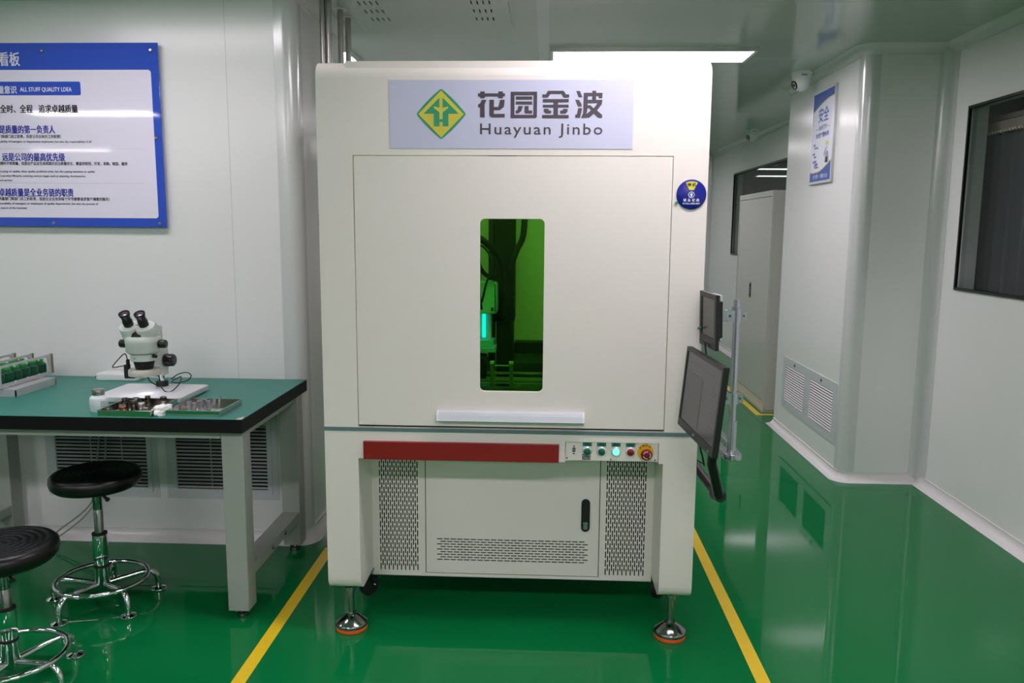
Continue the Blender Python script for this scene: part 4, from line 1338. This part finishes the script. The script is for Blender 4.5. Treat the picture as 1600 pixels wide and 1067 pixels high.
rows = [('门等部门员工职责，而是公司全体员工的职责）', -2.184, 1.892, .0165, .285), ('responsibility of managers or department employees, but also the responsibility of all', -2.046, 1.872, .0125, .455),
        ('问题时才抓质量，而是在产品全生命周期内关注质量安全，覆盖到规划、开发、采购、制造、服务', -1.886, 1.7735, .0165, .60),
        ('focusing on quality when quality problems arise, but also paying attention to quality', -2.038, 1.7405, .0125, .445),
        ('entire product lifecycle, covering various stages such as planning, development,', -2.082, 1.7205, .0125, .42), ('and service', -2.424, 1.7005, .0125, .062),
        ('或是质量部门等部门员工的职责，而是在全业务到每个环节都要追求客户满意的服务）', -1.978, 1.6165, .0165, .545),
        ('responsibility of managers or employees of quality departments, but also the pursuit of', -2.033, 1.5975, .0125, .475), ('every aspect of the business', -2.365, 1.5775, .0125, .158)]
for t_, x, z, s_, w_ in rows:
    blk.append(pb(t_, x, z, s_, None, width=w_, off=.0002))
part('black_lettering', joined(blk, 'lettering'), 'ink_black', fo)
for t_, x, z, w_ in (('是质量的第一负责人', -2.209, 1.914, .256), ('远是公司的最高优先级', -2.172, 1.793, .290), ('卓越质量是全业务链的职责', -2.144, 1.636, .345)):
    part('heading_lettering', pb(t_, x, z, .039, None, width=w_, off=.0008), 'ink_blue', fo)
dsh = MB()
for z, x1 in ((1.8435, -1.815), (1.6925, -1.813)):
    x = x1
    while x > -3.2:
        dsh.box(x - .005, x, YT - .0002, YT + .0004, z, z + .0012)
        x -= .009
part('dashed_rule', dsh, 'ink_grey', fo)
for x, z in ((-1.752, 2.268), (-2.243, 2.268), (-2.735, 2.268), (-1.752, 1.515), (-2.243, 1.515), (-2.735, 1.515), (-1.747, 1.893), (-3.86, 2.268), (-3.86, 1.515)):
    sp = MB()
    sp.lathe([(.006, .006), (.006, YL / KQ - PBY)], (x, YS, z), (0, 1, 0), 14)
    sp.lathe([(.0075, 0), (.0075, .004), (.0055, .0065), (0, .007)], (x, YS, z), (0, -1, 0), 18)
    part('standoff_screw', sp, 'steel', qb)

# bring the board close to the wall, about the eye height
def scale_meshes(o, mtx):
    for c in o.children:
        c.data.transform(mtx)
        scale_meshes(c, mtx)
scale_meshes(qb, Matrix.Translation((0, 0, 1.5)) @ Matrix.Scale(KQ, 4) @ Matrix.Translation((0, 0, -1.5)))
# air grilles
def wall_grille(label, lx0, lx1, lz0, lz1, fb, ob, n):
    """louvred return-air grille on the left wall"""
    t = thing('air_grille', label, 'air grille', ((lx0 + lx1) / 2, YL, lz0))
    part('cover_plate', plate_mesh(rect(lx0 - ob, lx1 + ob, lz0 - ob, lz1 + ob), [rect(lx0 - fb + .002, lx1 + fb - .002, lz0 - fb + .002, lz1 + fb - .002)], .004, (0, YL - .001, 0)), 'louver', t)
    part('frame', plate_mesh(rect(lx0 - fb, lx1 + fb, lz0 - fb, lz1 + fb), [rect(lx0, lx1, lz0, lz1)], .012, (0, YL - .004, 0)), 'louver', t)
    part('dark_opening', MB().box(lx0, lx1, YL - .0009, YL + .004, lz0, lz1), 'dark', t)
    s = MB()
    p = (lz1 - lz0) / n
    for k in range(n):
        z = lz0 + p * (k + .5)
        s.prism([(YL - .012, z - p * .12), (YL - .0105, z - p * .18), (YL - .001, z + p * .14), (YL - .0025, z + p * .20)], lx0, lx1, 'x')
    part('louver_slats', s, 'slat', t)
    s = MB()
    for q in (.38, .72):
        x = lx0 + (lx1 - lx0) * q
        s.box(x - .002, x + .002, YL - .0015, YL - .0008, lz0, lz1)
    part('mullion', s, 'louver', t)
wall_grille('louvred air grille on the wall behind the round stool, with a pale cord in front', -2.345, -1.900, .262, .575, .021, .052, 18)
wall_grille('louvred air grille behind the front leg of the workbench, nearer the cream machine', -1.757, -1.317, .260, .575, .021, .052, 18)

cg = thing('air_grille', 'white twin louvred air grille low on the pillar face', 'air grille', (XC, 5.42, .19))
part('cover_plate', plate_mesh(rect(-5.995, -4.853, .198, .578), [rect(-5.935, -5.498, .252, .516), rect(-5.374, -4.94, .252, .516)], .008, (XC - .002, 0, 0), '-x'), 'louver', cg)
for a, b in ((5.498, 5.935), (4.94, 5.374)):
    s = MB()
    n = 15
    p = (.516 - .252) / n
    for k in range(n):
        z = .252 + p * (k + .5)
        pts = [(XC - .007, z - p * .16), (XC - .006, z - p * .24), (XC + .0, z + p * .18), (XC - .001, z + p * .25)]
        s.prism(pts, a, b, 'y')
    part('louver_slats', s, 'white', cg)
    part('dark_opening', MB().box(XC - .0009, XC + .004, a, b, .252, .516), 'dark', cg)
s = MB()
for y in (5.715, 5.157):
    s.lathe([(.011, 0), (.011, .004), (.008, .006), (0, .006)], (XC - .006, y, .548), (-1, 0, 0), 16)
part('turn_lock', s, 'zinc', cg)

# safety poster on the pillar
SY0, SY1, SZ0, SZ1 = 5.19, 5.612, 1.815, 2.415
sp_ = thing('safety_poster', 'tall blue and white safety poster in a silver frame on the pillar', 'poster', (XC, 5.4, SZ0))
XF = XC - .016
part('frame', plate_mesh(rect(-SY1, -SY0, SZ0, SZ1), [rect(-SY1 + .014, -SY0 - .014, SZ0 + .014, SZ1 - .014)], .015, (XC - .009, 0, 0), '-x', bev=.001), 'alu_white', sp_)
sh = part('sheet', MB().box(XC - .013, XC - .004, SY0 + .012, SY1 - .012, SZ0 + .012, SZ1 - .012), 'safety_blue', sp_)
def sx(pts, d, m, nm, par=None):
    """points in poster coordinates: u 0..1 along the sheet toward the viewer, v 0..1 up"""
    q = [(-(SY1 - .014) + u * (SY1 - SY0 - .028), SZ0 + .014 + v * (SZ1 - SZ0 - .028)) for u, v in pts]
    return part(nm, plate_mesh(q, [], .0004, (XC - .0132 - d, 0, 0), '-x'), m, sh if par is None else par)
def fieldpts(ex):
    top = [(u / 12, .79 + ex + .115 * math.sin(min(1, (u / 12) / .95) * PI / 2)) for u in range(13)]
    bot = [(1 - u / 12, .235 - ex - .125 * math.sin(min(1, (u / 12) / .75) * PI / 2) + (.015 if u == 12 else 0)) for u in range(13)]
    return top + bot
sx(fieldpts(.012), .0, 'ink_yellow', 'yellow_curve')
sx(fieldpts(0), .0004, 'safety_white', 'white_field')
def st(txt, u, v, size, width, m, off=0.0):
    y = SY1 - .014 - u * (SY1 - SY0 - .028)
    z = SZ0 + .014 + v * (SZ1 - SZ0 - .028)
    return text_mesh(txt, (XC - .0142, y, z), size, '-x', 'c', width, off)
part('lettering', st('安全', .52, .675, .10, .19, None, .0008), 'safety_blue', sh)
part('lettering', joined([st('— SAFETY —', .5, .575, .04, .27, None), st('安全生产 警钟长鸣', .5, .495, .034, .24, None, .0004), st('要点', .15, .405, .020, .036, None), st('遵守规程', .24, .375, .013, .07, None), st('防护', .14, .305, .020, .036, None), st('佩戴', .20, .275, .013, .04, None), st('应急处置', .19, .215, .020, .075, None), st('发现隐患', .27, .19, .012, .07, None), st('及时上报', .25, .17, .012, .06, None), st('不留死角', .29, .15, .012, .08, None)], 'lettering'), 'ink_blue', sh)
part('lettering', st('安全第一 预防为主', .5, .035, .030, .28, None), 'ink_white', sh)
fig = [[(.66, .40), (.74, .44), (.80, .43), (.84, .40), (.76, .385)], [(.62, .30), (.70, .36), (.80, .385), (.72, .33), (.64, .26)]]
for q in fig[:1]:
    sx(q, .0008, 'ink_yellow', 'figure_hat')
sx(fig[1], .0008, 'ink_grey', 'figure_arm')
sx([(.68, .20), (.70, .30), (.78, .335), (.84, .30), (.87, .20)], .0008, 'ink_grey', 'figure_body')
sx([(.72, .195), (.74, .26), (.80, .26), (.82, .195)], .0011, 'ink_black', 'figure_apron')

# dome cameras
def dome(x, y, label):
    t = thing('security_camera', label, 'security camera', (x, y, CH), 'white dome cameras on the ceiling', local=True)
    part('base', MB().lathe([(.066, 0), (.066, .012), (.063, .018), (.060, .045), (.058, .048)], (0, 0, 0), (0, 0, -1), 36), 'camera_white', t)
    part('eyeball', MB().lathe([(.057, .046)] + [(.057 * math.cos(math.radians(a)), .062 + .062 * math.sin(math.radians(a))) for a in range(0, 91, 10)], (0, 0, 0), (0, 0, -1), 36), 'camera_white', t)
    d = Vector((-.90, -.14, -.40)).normalized()
    c = Vector((0, 0, -.064))
    part('lens_ring', MB().lathe([(.030, .044), (.030, .056), (.026, .058), (.024, .053), (0, .053)], c, d, 28), 'gloss_black', t)
    part('lens', MB().lathe([(.016, .0525), (.011, .0575), (0, .060)], c, d, 20), 'lens', t)
    part('badge', MB().box(-.020, .018, -.0655, -.060, -.030, -.022), 'ink_grey', t)
dome(1.677, 5.58, 'white dome security camera on the ceiling beside the pillar and its safety poster')
dome(2.12, 8.62, 'white dome security camera farther down the aisle, above the far window')

# perforated supply-air diffuser in the ceiling
dfx0, dfx1, dfy1 = -.975, -.200, 4.39
dfy0 = dfy1 - .775
cxm, cym = (dfx0 + dfx1) / 2, (dfy0 + dfy1) / 2
holes = []
for s0 in (-.262, .262):
    for r in range(4):
        for k in range(4):
            u, v = s0 + (k - 1.5) * .028, .14 - r * .145
            holes.append(rect(cxm + u - .0035, cxm + u + .0035, cym + v - .03, cym + v + .03))
df = thing('air_diffuser', 'square metal air supply panel with slots set in the ceiling', 'air diffuser', (cxm, cym, CH))
part('slotted_plate', plate_mesh(rect(dfx0, dfx1, dfy0, dfy1), holes, .003, (0, 0, CH - .011), '+z'), 'ceiling', df)
part('dark_plenum', MB().box(dfx0 + .03, dfx1 - .03, dfy0 + .03, dfy1 - .03, CH - .003, CH - .001), 'dark', df)
part('edge_frame', plate_mesh(rect(dfx0 - .004, dfx1 + .004, dfy0 - .004, dfy1 + .004), [rect(dfx0 + .006, dfx1 - .006, dfy0 + .006, dfy1 - .006)], .0095, (0, 0, CH - .005), '+z'), 'alu_white', df)

# steel pipes behind the machine
for x, y, r, lab in ((-1.050, 3.80, .0138, 'steel pipe behind the machine, first of the four from the wall corner'), (-1.021, 3.80, .0138, 'steel pipe behind the machine, second of the four, close beside the first'),
                     (-1.018, 4.0, .014, 'steel pipe behind the machine, third of the four from the wall corner'), (-1.018, 4.15, .0145, 'steel pipe behind the machine, last of the four, beside the lamp corner')):
    t = thing('steel_pipe', lab, 'pipe', (x, y, 0), 'steel pipes behind the machine')
    part('tube', MB().cyl((x, y, 0), (x, y, CH - .004), r, seg=20), 'steel', t)
    if y > 3.9:
        part('ceiling_flange', MB().box(x - .035, x + .035, y - .035, y + .035, CH - .004, CH), 'white', t)

# tall grey cabinet in the far aisle
cbx = thing('tall_cabinet', 'tall grey metal cabinet standing against the wall in the far aisle', 'cabinet', (2.02, 7.15, 0))
KX, KY0, KY1, KH = 1.81, 6.6, 7.72, 1.83
part('body', MB().box(KX + .0225, 2.235, KY0, KY1, .02, KH, .002, 1), 'cabinet', cbx)
b = MB()
b.box(KX, KX + .022, KY0, KY0 + .028, .02, KH)
b.box(KX, KX + .022, KY1 - .028, KY1, .02, KH)
b.box(KX, KX + .022, KY0 + .028, KY1 - .028, KH - .045, KH)
b.box(KX, KX + .022, KY0 + .028, KY1 - .028, .02, .095)
b.box(KX + .004, 2.23, KY0 + .006, KY1 - .006, .0, .022)
part('front_frame', b, 'cabinet', cbx)
ym = (KY0 + KY1) / 2
for a, bb_, hy in ((KY0 + .032, KY1 - .032, ym + .03),):
    d = part('door', MB().box(KX + .002, KX + .021, a, bb_, .099, KH - .049, .0015, 1), 'cabinet', cbx)
    if hy > ym:
        h = part('recessed_handle', plate_mesh(rrect(-hy - .022, -hy + .022, .915, 1.05, .006, 3), [rrect(-hy - .014, -hy + .014, .93, 1.03, .005, 3)], .006, (KX + .0, 0, 0), '-x'), 'gloss_black', d, 'black recessed door handle')
        part('handle_well', MB().box(KX + .0005, KX + .0025, hy - .016, hy + .016, .925, 1.04), 'dark', d)
        part('handle_grip', MB().cyl((KX - .001, hy, .945), (KX - .001, hy, 1.015), .005, seg=12), 'steel', d)

# floor tapes
def tape(x0, x1, y0, y1, label):
    solo('floor_tape', MB().box(x0, x1, y0, y1, 0, .0006), 'tape', label, 'floor tape', 'yellow floor tapes')
tape(-1.034, -.986, -2.0, 3.56, 'straight yellow floor tape between the workbench and the cream machine')
tape(.7195, .7675, -2.0, 4.6, 'straight yellow floor tape along the monitor side of the cream machine')
lmb = MB()
lmb.box(1.735, 1.785, 6.50, 7.85, 0, .0006)
lmb.box(1.785, 2.20, 6.50, 6.55, 0, .0006)
solo('floor_tape', lmb, 'tape', 'yellow floor tape marking the corner around the tall grey cabinet', 'floor tape', 'yellow floor tapes')

# pale cord under the bench
cd = MB().tube(spline([(-2.105, 3.595, .74), (-2.112, 3.596, .55), (-2.14, 3.592, .36), (-2.15, 3.585, .25), (-2.165, 3.57, .19), (-2.21, 3.55, .14), (-2.29, 3.53, .08), (-2.36, 3.50, .02), (-2.42, 3.46, .005)], 8), .0042, 8)
solo('power_cord', cd, 'cable_grey', 'pale grey cord hanging down the wall under the workbench', 'cord')
cd = MB().tube(spline([(-2.085, 3.595, .74), (-2.09, 3.596, .45), (-2.12, 3.585, .27), (-2.14, 3.57, .20), (-2.19, 3.55, .13), (-2.26, 3.52, .07), (-2.33, 3.48, .02)], 8), .0035, 8)
solo('power_cord', cd, 'cable_grey', 'second pale cord under the workbench, running just inside the longer one', 'cord')
